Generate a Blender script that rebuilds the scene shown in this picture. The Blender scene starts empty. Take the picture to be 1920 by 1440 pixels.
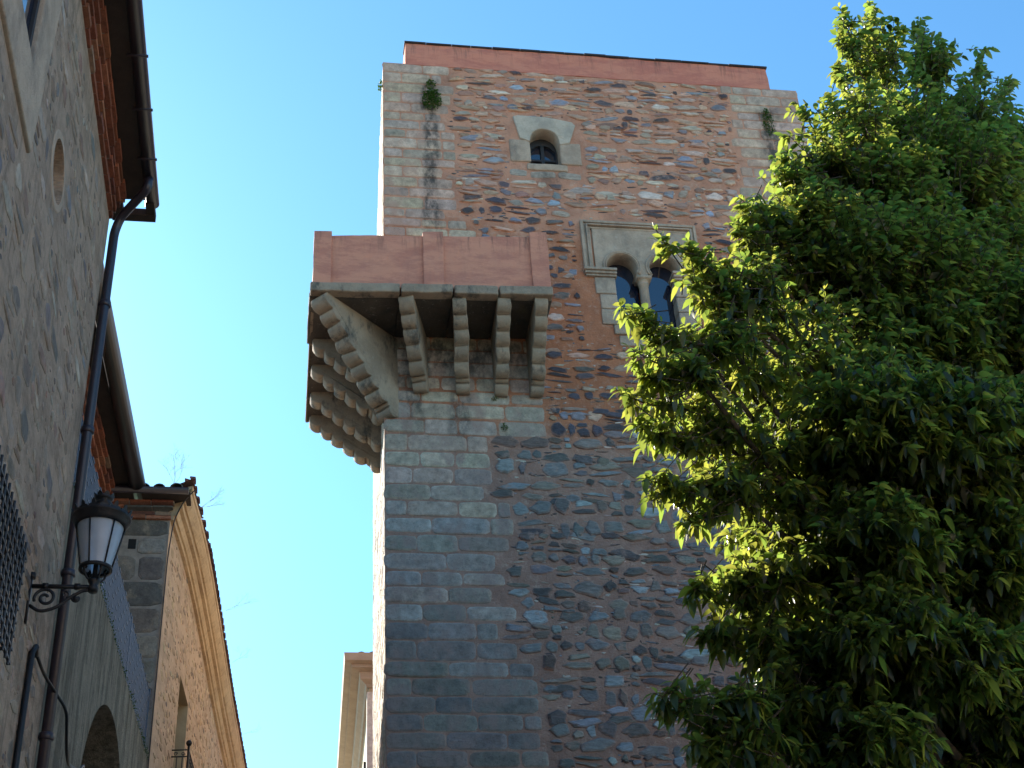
import bpy, bmesh, math, random
import numpy as np
from mathutils import Vector, Matrix
SC = bpy.context.scene
C = bpy.data.collections.new("place"); SC.collection.children.link(C)
rad = math.radians

# ---------------------------------------------------------------- camera
YAW, PITCH, ROLL, FPX = rad(10.2967), rad(34.5211), rad(-3.7349), 2700.0
cy, sy, cp, sp = math.cos(YAW), math.sin(YAW), math.cos(PITCH), math.sin(PITCH)
fw = Vector((sy*cp, cy*cp, sp)); rt0 = Vector((cy, -sy, 0)); up0 = rt0.cross(fw)
rt = rt0*math.cos(ROLL) + up0*math.sin(ROLL); up = -rt0*math.sin(ROLL) + up0*math.cos(ROLL)
CAM = Vector((0, 0, 1.6))
cd = bpy.data.cameras.new("camera"); cam = bpy.data.objects.new("camera", cd); C.objects.link(cam)
cd.sensor_width = 36; cd.lens = FPX/1920*36; cd.clip_end = 3000; cd.clip_start = .05
M = Matrix((rt, up, -fw)).transposed().to_4x4(); M.translation = CAM; cam.matrix_world = M
SC.camera = cam
def ray(x, y): return (rt*((x-960)/FPX) - up*((y-720)/FPX) + fw)
def onX(X, x, y): d = ray(x, y); return CAM + d*(X/d.x)
def onY(Y, x, y): d = ray(x, y); return CAM + d*(Y/d.y)
def onZ(Z, x, y): d = ray(x, y); return CAM + d*((Z-1.6)/d.z)

# ---------------------------------------------------------------- light
SUN_AZ, SUN_EL = rad(-27), rad(32)          # azimuth from +Y, positive to +X
S = Vector((math.sin(SUN_AZ)*math.cos(SUN_EL), math.cos(SUN_AZ)*math.cos(SUN_EL), math.sin(SUN_EL)))
ld = bpy.data.lights.new("sun", 'SUN'); ld.energy = 5.0; ld.angle = rad(.53); ld.color = (1, .93, .82)
lo = bpy.data.objects.new("sun", ld); C.objects.link(lo); lo.rotation_euler = S.to_track_quat('Z', 'Y').to_euler()
lo.location = S*60
W = bpy.data.worlds.new("World"); SC.world = W; W.use_nodes = True
wn = W.node_tree; bg = wn.nodes["Background"]
sky = wn.nodes.new("ShaderNodeTexSky"); sky.sky_type = 'NISHITA'; sky.sun_disc = False
sky.sun_elevation = SUN_EL; sky.sun_rotation = SUN_AZ; sky.altitude = 450; sky.air_density = 1.0; sky.dust_density = .5; sky.ozone_density = 1.0
mxs = wn.nodes.new("ShaderNodeMix"); mxs.data_type = 'RGBA'; mxs.blend_type = 'MULTIPLY'; mxs.inputs[0].default_value = 1
wn.links.new(sky.outputs[0], mxs.inputs[6]); mxs.inputs[7].default_value = (.54, .96, 1.12, 1)
wn.links.new(mxs.outputs[2], bg.inputs[0]); bg.inputs[1].default_value = .096
SC.view_settings.view_transform = 'Standard'; SC.view_settings.look = 'None'
SC.view_settings.exposure = 1.54; SC.view_settings.gamma = 1
SC.render.film_transparent = False
SC.cycles.max_bounces = 8; SC.cycles.diffuse_bounces = 5

# ---------------------------------------------------------------- materials
def nmat(name):
    m = bpy.data.materials.new(name); m.use_nodes = True
    t = m.node_tree; return m, t, t.nodes["Principled BSDF"]
class N:
    """tiny node helper"""
    def __init__(s, t): s.t = t; s.pos = s.n("ShaderNodeTexCoord").outputs['Object']
    def n(s, k): return s.t.nodes.new(k)
    def L(s, a, b): s.t.links.new(a, b)
    def set(s, inp, v):
        if isinstance(v, bpy.types.NodeSocket): s.L(v, inp)
        else: inp.default_value = v
    def map(s, scale=(1,1,1), rot=(0,0,0), src=None):
        m = s.n("ShaderNodeMapping"); m.inputs['Scale'].default_value = scale; m.inputs['Rotation'].default_value = rot
        s.L(src or s.pos, m.inputs[0]); return m.outputs[0]
    def noise(s, sc, det=6, rough=.6, src=None, col=False, dist=0):
        q = s.n("ShaderNodeTexNoise"); q.inputs['Scale'].default_value = sc; q.inputs['Detail'].default_value = det
        q.inputs['Roughness'].default_value = rough; q.inputs['Distortion'].default_value = dist
        s.L(src or s.pos, q.inputs['Vector']); return q.outputs['Color' if col else 'Fac']
    def ramp(s, f, stops, interp='LINEAR'):
        r = s.n("ShaderNodeValToRGB"); r.color_ramp.interpolation = interp
        e = r.color_ramp.elements
        while len(e) < len(stops): e.new(.5)
        for q, (p, c) in zip(e, stops):
            q.position = p; q.color = (c if hasattr(c, '__len__') else (c,)*3)[:3] + (1,) if hasattr(c, '__len__') else (c, c, c, 1)
        s.L(f, r.inputs[0]); return r.outputs[0]
    def mix(s, f, a, b, mode='MIX'):
        m = s.n("ShaderNodeMix"); m.data_type = 'RGBA'; m.blend_type = mode
        s.set(m.inputs[0], f)
        for i, v in ((6, a), (7, b)):
            s.set(m.inputs[i], v if isinstance(v, bpy.types.NodeSocket) else tuple(v)[:3]+(1,))
        return m.outputs[2]
    def math(s, op, a, b=0, c=0, clamp=False):
        m = s.n("ShaderNodeMath"); m.operation = op; m.use_clamp = clamp
        s.set(m.inputs[0], a); s.set(m.inputs[1], b)
        if op in ('MULTIPLY_ADD', 'SMOOTH_MIN', 'SMOOTH_MAX', 'COMPARE'): s.set(m.inputs[2], c)
        return m.outputs[0]
    def rng(s, v, a, b, c=0, d=1, smooth=True):
        m = s.n("ShaderNodeMapRange"); m.interpolation_type = 'SMOOTHSTEP' if smooth else 'LINEAR'
        s.set(m.inputs[0], v)
        for i, q in enumerate((a, b, c, d)): m.inputs[i+1].default_value = q
        return m.outputs[0]
    def xyz(s):
        m = s.n("ShaderNodeSeparateXYZ"); s.L(s.pos, m.inputs[0]); return m.outputs
    def attr(s, name="Col"):
        m = s.n("ShaderNodeAttribute"); m.attribute_name = name; return m.outputs['Color']
    def bump(s, h, st, dist, bs):
        b = s.n("ShaderNodeBump"); b.inputs['Strength'].default_value = st; b.inputs['Distance'].default_value = dist
        s.L(h, b.inputs['Height']); s.L(b.outputs[0], bs.inputs['Normal'])

STREAKS = []      # tower front water stains, darkening under the balcony: x, half width, z top, z bottom, strength
def stain_dark_mask(k):
    x, y, z = k.xyz()
    wob = k.math('MULTIPLY', k.math('SUBTRACT', k.noise(1.6, 5, src=k.map((1, 1, .5))), .5), .35)
    xx = k.math('ADD', x, wob); out = None
    pat = k.rng(k.noise(5, 8, .72, src=k.map((1, 1, .55))), .36, .62)
    for (x0, w, z1, z0, st) in STREAKS:
        d = k.math('DIVIDE', k.math('ABSOLUTE', k.math('SUBTRACT', xx, x0)), w)
        m = k.math('MULTIPLY', k.rng(d, .45, 1.15, 1, 0), k.math('MULTIPLY', k.rng(z, z0-.3, z0+.5), k.rng(z, z1-.1, z1+.15, 1, 0)))
        m = k.math('MULTIPLY', m, st)
        out = m if out is None else k.math('MAXIMUM', out, m)
    return k.math('MULTIPLY', out, pat)

STREAKS += [(2.12, .17, 20.6, 17.1, 1.0), (2.2, .5, 20.9, 20.0, .35), (8.35, .26, 20.5, 17.5, 1.0), (4.15, .34, 18.66, 18.25, .7),
            (1.75, .22, 14.0, 13.35, .9), (2.45, .2, 13.9, 13.1, .8), (1.45, .6, 15.0, 13.6, .55), (2.55, 1.25, 15.0, 14.1, .95), (1.7, .5, 14.9, 13.9, .9), (3.3, .35, 15.0, 14.3, .9)]  # the last ones darken the wall under the balcony

def mat_mortar(name, lo, mid, hi, z0=13.2, z1=15.2, z2=17.6, stains=False):
    m, t, b = nmat(name); k = N(t)
    x, y, z = k.xyz()
    zz = k.math('ADD', z, k.math('MULTIPLY', k.math('SUBTRACT', k.noise(.9, 5), .5), 3.2))
    c = k.mix(k.rng(zz, z0-.8, z0+.8), lo, mid); c = k.mix(k.rng(zz, z2-1.2, z2+.4), c, hi)
    c = k.mix(k.rng(k.noise(2.3, 8, .65), .3, .7), c, k.mix(1, c, (.70, .66, .66), 'MULTIPLY'))
    c = k.mix(k.rng(k.noise(6, 9, .78), .5, .68, 0, .6), c, (.56, .40, .31))
    c = k.mix(k.rng(k.noise(4.3, 9, .78, src=k.map((1, 1, 2))), .54, .68, 0, .6), c, (.30, .13, .075))
    c = k.mix(k.rng(k.noise(22, 6, .78), .57, .7, 0, .7), c, (.12, .075, .06))
    c = k.mix(k.rng(k.noise(31, 6, .78, src=k.map((1, 1, 1.6))), .6, .7, 0, .6), c, (.60, .52, .45))
    if stains: c = k.mix(k.math('MULTIPLY', stain_dark_mask(k), .88), c, (.03, .032, .03))
    k.L(c, b.inputs['Base Color']); b.inputs['Roughness'].default_value = .95
    h = k.math('ADD', k.noise(7, 8, .7), k.math('MULTIPLY', k.noise(38, 6, .75), .5))
    k.bump(h, .9, .05, b); return m
def mat_stone(name, stains=False, smear=None, streak=(1, 1, 3.2), bump=.03, wash=False):
    m, t, b = nmat(name); k = N(t); c = k.attr()
    v = k.noise(7, 8, .72, src=k.map(streak)); c = k.mix(.85, c, k.ramp(v, [(.28, .45), (.5, 1.0), (.74, 1.6)]), 'MULTIPLY')
    c = k.mix(k.rng(k.noise(17, 8, .8, src=k.map((1, 1, 2))), .58, .72, 0, .5), c, (.42, .40, .38))
    c = k.mix(k.rng(k.noise(30, 6, .8), .60, .74, 0, .7), c, (.05, .045, .045))
    if wash:      # lime and mortar wiped across the blocks, black lichen grains
        x, y, z = k.xyz(); sm = k.mix(k.rng(z, 12, 15.5), (.26, .19, .165), smear)
        c = k.mix(k.rng(k.noise(1.9, 7, .62, src=k.map((1.3, 1, .9))), .47, .64, 0, .8), c, sm)
        c = k.mix(k.rng(k.noise(48, 4, .8), .56, .68, 0, .7), c, k.mix(1, c, (.3, .32, .32), 'MULTIPLY'))
        c = k.mix(k.rng(k.noise(2.7, 8, .75), .55, .7, 0, .55), c, k.mix(1, c, (.42, .46, .45), 'MULTIPLY'))
    elif smear: c = k.mix(k.rng(k.noise(3.6, 8, .7), .54, .68, 0, .65), c, smear)
    if stains: c = k.mix(k.math('MULTIPLY', stain_dark_mask(k), .9), c, (.028, .03, .028))
    k.L(c, b.inputs['Base Color']); b.inputs['Roughness'].default_value = .85
    h = k.math('ADD', k.noise(9, 8, .75, src=k.map(streak)), k.math('MULTIPLY', k.noise(45, 4, .8), .4))
    k.bump(h, .9, bump, b); return m
def mat_granite(name, base=(.27, .235, .19), dark=(.06, .058, .052), amt=.6, z=None):
    m, t, b = nmat(name); k = N(t)
    c = k.mix(k.rng(k.noise(2.2, 8, .7), .35, .65), base, tuple(q*.68 for q in base))
    c = k.mix(k.rng(k.noise(3.1, 8, .72, src=k.map((1, 1, .45))), .5, .66, 0, amt), c, dark)
    c = k.mix(k.rng(k.noise(11, 8, .8), .56, .7, 0, .55), c, (.46, .41, .34))
    c = k.mix(k.rng(k.noise(60, 3, .8), .55, .75, 0, .5), c, (.09, .08, .07))
    c = k.mix(k.rng(k.noise(1.4, 6, .7), .6, .72, 0, .5), c, (.14, .12, .065))
    k.L(c, b.inputs['Base Color']); b.inputs['Roughness'].default_value = .9
    k.bump(k.math('ADD', k.noise(8, 8, .75), k.math('MULTIPLY', k.noise(50, 4, .8), .4)), .9, .03, b); return m
def mat_plaster(name, col, dark, stain=(.10, .06, .05), zt=None, amt=.5, rough=False, band=(1, 1, 3)):
    m, t, b = nmat(name); k = N(t); x, y, z = k.xyz()
    c = k.mix(k.rng(k.noise(1.7, 7, .7, src=k.map(band)), .4, .62), col, dark)
    c = k.mix(k.rng(k.noise(5, 7, .7, src=k.map((1, 1, 2))), .55, .75, 0, .35), c, tuple(min(1, q*1.35) for q in col))
    drip = k.rng(k.noise(7, 6, .7, src=k.map((1.6, 1.6, .16))), .5, .72)
    if zt: drip = k.math('MULTIPLY', drip, k.rng(z, zt-.5, zt, .1, 1))
    c = k.mix(k.math('MULTIPLY', drip, amt), c, stain)
    c = k.mix(k.rng(k.noise(45, 4, .8), .6, .8, 0, .35), c, stain)
    if rough:
        c = k.mix(k.rng(k.noise(4, 9, .78, src=k.map((1, 1, .7))), .5, .66, 0, .7), c, tuple(q*.55 for q in dark))
        c = k.mix(k.rng(k.noise(8, 9, .8), .55, .7, 0, .6), c, (.50, .42, .34))
    k.L(c, b.inputs['Base Color']); b.inputs['Roughness'].default_value = .93
    if rough: k.bump(k.math('ADD', k.noise(5, 9, .75), k.math('MULTIPLY', k.noise(30, 5, .8), .4)), 1, .09, b); return m
    k.bump(k.math('ADD', k.noise(3, 6, .7), k.math('MULTIPLY', k.noise(50, 5, .8), .25)), .7, .03, b); return m
def mat_simple(name, col, rough=.6, metal=0, var=.35, sc=8, bump=.2, spec=None):
    m, t, b = nmat(name); k = N(t)
    c = k.mix(k.rng(k.noise(sc, 7, .7), .3, .7), col, tuple(q*(1-var) for q in col))
    k.L(c, b.inputs['Base Color']); b.inputs['Roughness'].default_value = rough; b.inputs['Metallic'].default_value = metal
    if spec is not None: b.inputs['Specular IOR Level'].default_value = spec
    if bump: k.bump(k.noise(sc*4, 5, .7), bump, .02, b)
    return m
def mat_attr(name, rough=.9, bump=.02):
    m, t, b = nmat(name); k = N(t); c = k.attr()
    c = k.mix(.8, c, k.ramp(k.noise(14, 8, .75), [(.3, .5), (.5, 1.0), (.72, 1.5)]), 'MULTIPLY')
    c = k.mix(k.rng(k.noise(5, 8, .75), .56, .72, 0, .45), c, (.07, .06, .05))
    k.L(c, b.inputs['Base Color']); b.inputs['Roughness'].default_value = rough
    k.bump(k.noise(30, 6, .8), .8, bump, b); return m

MT = dict(
    mortar=mat_mortar("tower_mortar", (.39, .235, .175), (.50, .20, .10), (.62, .315, .20), stains=True),
    stone=mat_stone("tower_stone", True, smear=(.40, .25, .19)),
    quoin=mat_stone("quoin_stone", True, smear=(.40, .255, .19), streak=(1, 1, 1), bump=.02, wash=True),
    red=mat_plaster("red_plaster", (.56, .215, .14), (.45, .155, .11), zt=21.65, amt=.7),
    red2=mat_plaster("balcony_plaster", (.58, .25, .16), (.45, .18, .125), zt=16.2, amt=.75),
    sunlit_side=mat_granite("sunlit_side_mortar", (.58, .47, .36), (.40, .31, .24), amt=.3),  # left face mortar: its sunlit brightness is put into a paler colour
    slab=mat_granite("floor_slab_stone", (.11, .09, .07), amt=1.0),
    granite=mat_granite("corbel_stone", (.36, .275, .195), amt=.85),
    dressed=mat_granite("dressed_stone", (.50, .38, .28), (.12, .10, .085), amt=.45),
    pale=mat_granite("pale_stone", (.54, .46, .36), (.30, .28, .24), amt=.3),
    aplaster=mat_plaster("old_lime_plaster", (.60, .44, .325), (.42, .30, .215), (.10, .085, .06), amt=.6, rough=True),
    astone=mat_stone("house_stone", False, smear=(.33, .27, .22), streak=(1, 1, 1)),
    bplaster=mat_plaster("mossy_render", (.34, .29, .215), (.16, .14, .10), (.05, .05, .025), amt=.8, rough=True, band=(2.5, 2.5, .35)),
    cmortar=mat_plaster("ochre_render", (.54, .385, .265), (.42, .30, .205), (.14, .09, .05), amt=.45),
    cstone=mat_stone("ochre_house_stone", False, smear=(.38, .28, .19), streak=(1, 1, 1)),
    cornice=mat_plaster("cornice_stone", (.60, .43, .26), (.48, .34, .21), (.16, .10, .06), amt=.45),
    brick=mat_attr("brick"), tile=mat_attr("roof_tile"),
    limejoint=mat_simple("lime_joint", (.34, .28, .23), .95),
    wood=mat_simple("eave_wood", (.045, .03, .022), .8),
    pipe=mat_simple("painted_pipe", (.028, .021, .032), .38, 0, .3, 20, .1),
    iron=mat_simple("black_iron", (.014, .014, .017), .45, .3, .3, 20, .2),
    zinc=mat_simple("railing_metal", (.025, .08, .15), .5, .2, .3, 10, .1),
    coping=mat_simple("coping_slate", (.035, .03, .03), .8),
    glass=mat_simple("window_glass", (.006, .012, .03), .04, 0, .2, 2, 0, spec=1.6),
    dark=mat_simple("dark_interior", (.012, .010, .009), .9),
    frame=mat_simple("window_wood", (.028, .024, .025), .6),
    bark=mat_simple("bark", (.085, .068, .048), .9, 0, .5, 14, .8),
    cream=mat_simple("cream_render", (.46, .36, .22), .9, 0, .2, 3, .3),
    creamd=mat_simple("cornice_cream", (.40, .33, .24), .9, 0, .2, 3, .3),
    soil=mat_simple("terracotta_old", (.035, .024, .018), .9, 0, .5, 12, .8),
    weed=mat_simple("dry_weed", (.42, .36, .30), .9, 0, .3, 10, 0),
)
def mat_frost():
    m, t, b = nmat("frosted_glass"); b.inputs['Base Color'].default_value = (.4, .5, .6, 1)
    b.inputs['Roughness'].default_value = .35; b.inputs['Transmission Weight'].default_value = .35
    k = N(t); k.L(k.ramp(k.noise(6, 4, .6), [(.3, (.40, .48, .58)), (.7, (.52, .60, .70))]), b.inputs['Base Color']); return m
MT['frost'] = mat_frost()
def mat_leaf(name, front, trans):
    m, t, b = nmat(name); k = N(t); out = t.nodes["Material Output"]
    a = k.attr()
    c = k.mix(.9, front, a, 'MULTIPLY'); k.L(c, b.inputs['Base Color']); b.inputs['Roughness'].default_value = .40
    tr = k.n("ShaderNodeBsdfTranslucent"); k.L(k.mix(.8, trans, a, 'MULTIPLY'), tr.inputs['Color'])
    mx = k.n("ShaderNodeMixShader"); mx.inputs[0].default_value = .36
    k.L(b.outputs[0], mx.inputs[1]); k.L(tr.outputs[0], mx.inputs[2]); k.L(mx.outputs[0], out.inputs['Surface']); return m
MT['leaf'] = mat_leaf("evergreen_leaf", (.008, .019, .008), (.52, .62, .10))
MT['moss'] = mat_leaf("wall_plant_leaf", (.045, .10, .02), (.10, .22, .02))
def mat_ground():
    m, t, b = nmat("paving"); k = N(t)
    v = k.n("ShaderNodeTexVoronoi"); v.inputs['Scale'].default_value = 6; k.L(k.pos, v.inputs[0])
    c = k.mix(k.rng(v.outputs['Distance'], .0, .5), (.26, .225, .18), (.44, .37, .29))
    c = k.mix(k.rng(k.noise(.6, 6), .4, .6, 0, .5), c, (.22, .19, .16)); k.L(c, b.inputs['Base Color'])
    b.inputs['Roughness'].default_value = .9; k.bump(v.outputs['Distance'], .5, .05, b); return m
MT['ground'] = mat_ground()

# ---------------------------------------------------------------- mesh helpers
class MB:
    def __init__(s): s.v = []; s.f = []; s.m = []; s.c = []; s.col = (.5, .5, .5); s.mi = 0
    def vert(s, p, c=None): s.v.append(tuple(p)); s.c.append(c or s.col); return len(s.v)-1
    def face(s, idx, mi=None): s.f.append(tuple(idx)); s.m.append(s.mi if mi is None else mi)
    def quad(s, a, b, c, d): i = [s.vert(p) for p in (a, b, c, d)]; s.face(i)
    def box(s, a, b, jit=0, M=None):
        P = [Vector((x, y, z)) for x in (a[0], b[0]) for y in (a[1], b[1]) for z in (a[2], b[2])]
        if jit: P = [p+Vector([random.uniform(-jit, jit) for _ in range(3)]) for p in P]
        if M: P = [M @ p for p in P]
        i = [s.vert(p) for p in P]
        for f in ((0,1,3,2), (4,6,7,5), (0,4,5,1), (2,3,7,6), (0,2,6,4), (1,5,7,3)): s.face([i[q] for q in f])
    def obox(s, O, U, V, Nn, a, b):      # box in a local frame
        MM = Matrix((U, V, Nn)).transposed().to_4x4(); MM.translation = O; s.box(a, b, 0, MM)
    def tube(s, pts, r, seg=8, cap=True):
        pts = [Vector(p) for p in pts]; n = len(pts); rr = r if hasattr(r, '__len__') else [r]*n
        rings = []; ref = None
        for i, p in enumerate(pts):
            d = (pts[min(i+1, n-1)]-pts[max(i-1, 0)]).normalized()
            if ref is None or abs(ref.dot(d)) > .95: ref = Vector((0, 0, 1)) if abs(d.z) < .9 else Vector((1, 0, 0))
            u = d.cross(ref).normalized(); w = u.cross(d); ref = w
            rings.append([s.vert(p+(u*math.cos(a)+w*math.sin(a))*rr[i]) for a in [2*math.pi*k/seg for k in range(seg)]])
        for A, B in zip(rings, rings[1:]):
            for k in range(seg): s.face((A[k], A[(k+1) % seg], B[(k+1) % seg], B[k]))
        if cap: s.face(rings[0][::-1]); s.face(rings[-1])
    def lathe(s, O, prof, seg=24, ax=Vector((0, 0, 1))):
        q = ax.to_track_quat('Z', 'Y'); rings = []
        for r, z in prof: rings.append([s.vert(Vector(O)+q @ Vector((r*math.cos(2*math.pi*k/seg), r*math.sin(2*math.pi*k/seg), z))) for k in range(seg)])
        for A, B in zip(rings, rings[1:]):
            for k in range(seg): s.face((A[k], A[(k+1) % seg], B[(k+1) % seg], B[k]))
    def build(s, name, mats, parent=None, smooth=False, bevel=0):
        me = bpy.data.meshes.new(name); me.from_pydata(s.v, [], s.f)
        mats = mats if isinstance(mats, (list, tuple)) else [mats]
        for m in mats: me.materials.append(m)
        me.polygons.foreach_set('material_index', s.m)
        if smooth: me.polygons.foreach_set('use_smooth', [True]*len(s.f))
        at = me.color_attributes.new("Col", 'FLOAT_COLOR', 'POINT')
        at.data.foreach_set('color', np.array([tuple(c)+(1,) for c in s.c], dtype=np.float32).ravel())
        me.update(); return link(name, me, parent, bevel)
def world(q):
    return q.matrix_basis if q.parent is None else world(q.parent) @ q.matrix_parent_inverse @ q.matrix_basis
def link(name, me, parent=None, bevel=0):
    o = bpy.data.objects.new(name, me); C.objects.link(o)
    if parent:
        o.parent = parent
        o.matrix_parent_inverse = world(parent).inverted()
    if bevel:
        b = o.modifiers.new("bevel", 'BEVEL'); b.width = bevel; b.segments = 2; b.limit_method = 'ANGLE'; b.angle_limit = rad(40)
    return o
def thing(name, label, cat, loc, group=None):
    o = bpy.data.objects.new(name, None); C.objects.link(o); o.location = loc; o.empty_display_size = .3
    tag(o, label, cat, group); return o
def tag(o, label=None, cat=None, group=None, kind=None):
    if label: o['label'] = label
    if cat: o['category'] = cat
    if group: o['group'] = group
    if kind: o['kind'] = kind
    return o
def plate(name, outer, holes, thick, M, mat, parent=None, bevel=.0, col=None):
    """flat plate with holes in its local XY plane, thick along +-Z, placed by M"""
    cu = bpy.data.curves.new(name, 'CURVE'); cu.dimensions = '2D'; cu.fill_mode = 'BOTH'
    cu.extrude = thick/2; cu.bevel_depth = bevel; cu.bevel_resolution = 1
    for pts in [outer]+list(holes):
        sp_ = cu.splines.new('POLY'); sp_.points.add(len(pts)-1); sp_.use_cyclic_u = True
        for q, p in zip(sp_.points, pts): q.co = (p[0], p[1], 0, 1)
    tmp = bpy.data.objects.new("tmp", cu); C.objects.link(tmp); bpy.context.view_layer.update()
    me = bpy.data.meshes.new_from_object(tmp.evaluated_get(bpy.context.evaluated_depsgraph_get()))
    bpy.data.objects.remove(tmp); bpy.data.curves.remove(cu)
    me.name = name; me.transform(M); me.materials.clear(); me.materials.append(mat)
    if col:
        at = me.color_attributes.new("Col", 'FLOAT_COLOR', 'POINT'); at.data.foreach_set('color', list(col+(1,))*len(me.vertices))
    return link(name, me, parent)
from mathutils import noise as mnoise
def roughen(o, step, amp, sc=3.0, fine=.35):
    """split long faces and push the vertices about a little: worn, hand-laid surfaces"""
    me = o.data; bm = bmesh.new(); bm.from_mesh(me)
    for _ in range(5):
        ed = [e for e in bm.edges if e.calc_length() > step]
        if not ed: break
        bmesh.ops.subdivide_edges(bm, edges=ed, cuts=1, use_grid_fill=True)
    for v in bm.verts:
        q = v.co*sc; v.co += (mnoise.noise_vector(q)+mnoise.noise_vector(q*4.1)*fine)*amp
    bm.to_mesh(me); bm.free(); me.update(); return o
def frameM(O, U, V):
    U = Vector(U).normalized(); V = Vector(V).normalized(); n = U.cross(V)
    m = Matrix((U, V, n)).transposed().to_4x4(); m.translation = O; return m

# a stone set in mortar: irregular outline, domed face
def stone(mb, O, U, V, Nn, u, v, hw, hh, h, col, rng, power=3.2, jit=.10, seg=14, rim=None, rot=None):
    a0 = rng.uniform(-.16, .16) if rot is None else rot
    ca, sa = math.cos(a0), math.sin(a0); pts = []
    ph = [rng.uniform(0, 6.28) for _ in range(3)]; skew = rng.uniform(-.22, .22) if power < 5 else rng.uniform(-.02, .02)
    poly = None
    if power < 4.5 and seg > 8:          # a broken, angular block: random convex corners, softened
        nc = rng.choice((4, 5, 5, 6, 7)); cor = []
        for q in range(nc):
            a = 2*math.pi*(q+.5+rng.uniform(-.32, .32))/nc; r = (abs(math.cos(a))**3+abs(math.sin(a))**3)**(-1/3)*rng.uniform(.86, 1.12)
            cor.append((math.cos(a)*r, math.sin(a)*r))
        def poly(a):
            dx, dy = math.cos(a), math.sin(a); best = 1
            for (x0, y0), (x1, y1) in zip(cor, cor[1:]+cor[:1]):
                den = dx*(y1-y0)-dy*(x1-x0)
                if abs(den) < 1e-6: continue
                t = (x0*(y1-y0)-y0*(x1-x0))/den; w = (x0*dy-y0*dx)/den
                if t > 0 and -.001 <= w <= 1.001: best = t
            return min(best, 1.3)
    for k in range(seg):
        a = 2*math.pi*(k+rng.uniform(-.2, .2))/seg; cc, ss = math.cos(a), math.sin(a)
        r = poly(a)*1.12 if poly else (abs(cc)**power+abs(ss)**power)**(-1/power)
        r *= 1+jit*(.6*math.sin(2*a+ph[0])+.5*math.sin(3*a+ph[1])+.35*math.sin(5*a+ph[2]))+rng.uniform(-jit, jit)*(1.1 if poly else .45)
        x, y = cc*r*hw*(1+skew*ss), ss*r*hh
        pts.append((x*ca-y*sa, x*sa+y*ca))
    tx, ty = rng.uniform(-.25, .25)*h, rng.uniform(-.25, .25)*h
    def ring(sc, hz, c): return [mb.vert(O+U*(u+x*sc)+V*(v+y*sc)+Nn*(hz+(tx*x/hw+ty*y/hh)*(hz > 0)+rng.uniform(-.12, .12)*h), c) for x, y in pts]
    rc = rim or tuple(q*.75 for q in col)
    A = ring(1.04, -.006, rc); B = ring(.95, h*.55, tuple((p+q)/2 for p, q in zip(rc, col)) if rim else col); D = ring(.80 if power > 4.5 else .74, h, col)
    ce = mb.vert(O+U*u+V*v+Nn*h*1.08, col)
    for P, Q in ((A, B), (B, D)):
        for k in range(seg): mb.face((P[k], P[(k+1) % seg], Q[(k+1) % seg], Q[k]))
    for k in range(seg): mb.face((D[k], D[(k+1) % seg], ce))
def vary(c, rng, a=.2): q = 1+rng.uniform(-a, a); return tuple(max(.005, x*q*(1+rng.uniform(-.06, .06))) for x in c)
def pick(tab, rng):
    r = rng.random()*sum(w for w, _ in tab)
    for w, c in tab:
        r -= w
        if r <= 0: return c
    return tab[-1][1]
def rubble(mb, O, U, V, Nn, v0, v1, left, right, excl, pal, gap, hgt, wid, h=.018, seed=1, seg=14, skip=.06, smearc=None):
    rng = random.Random(seed); v = v0; row = 0
    while v < v1:
        rh = hgt(v, rng); u = left(v+rh/2)+rng.uniform(0, .05); ph = rng.uniform(0, 6)
        while u < right(v+rh/2)-.05:
            w = wid(v, rng); g = gap(u, v)
            w = min(w, right(v+rh/2)-u)
            if w < .06: break
            vc = v+rh/2+.045*math.sin(u*1.1+ph)+.03*math.sin(u*2.7+ph*2)
            hit = None
            for (a, b, c, d) in excl:
                if u+w > a and u < c and vc+rh*.42 > b and vc-rh*.42 < d:
                    if u < a-.13: w = a-u
                    else: hit = c
                    break
            if hit is not None:
                u = max(hit, u+.01); continue
            if rng.random() < skip:
                for _ in range(rng.randint(1, 4)):
                    s_ = rng.uniform(.012, .035)
                    stone(mb, O, U, V, Nn, u+rng.uniform(.02, w), vc+rng.uniform(-.4, .4)*rh, s_*1.6, s_, h*.5, vary(pal(u, v, rng), rng), rng, 2.2, .2, 7)
            elif rng.random() < .28 and rh > .13:
                k_ = rng.uniform(.35, .65)
                for (f0, f1) in ((0, k_), (k_, 1)):
                    hh = (f1-f0)*rh/2-g/2
                    if hh > .015: stone(mb, O, U, V, Nn, u+w/2, vc-rh/2+rh*(f0+f1)/2, max(.03, w/2-g/2), hh, h*rng.uniform(.4, 1.2), vary(pal(u, v, rng), rng, .28), rng, rng.choice((2.8, 3.6)), .08, seg, smearc(v, rng) if smearc else None)
            else:
                sc = rng.uniform(.72, 1.05)
                stone(mb, O, U, V, Nn, u+w/2, vc+rng.uniform(-.1, .1)*rh, max(.03, (w-g)/2*rng.uniform(.85, 1.02)), max(.02, (rh-g)/2*sc), h*rng.uniform(.4, 1.4),
                      vary(pal(u, v, rng), rng, .28), rng, rng.choice((2.6, 3.2, 4.2)), .06, seg, smearc(v, rng) if smearc else None)
            u += w
        v += rh; row += 1

X_, Y_, Z_ = Vector((1, 0, 0)), Vector((0, 1, 0)), Vector((0, 0, 1))

# ================================================================ ground
g = MB(); g.quad((-400, -400, 0), (400, -400, 0), (400, 400, 0), (-400, 400, 0))
tag(g.build("ground", MT['ground']), kind='structure')

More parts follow.
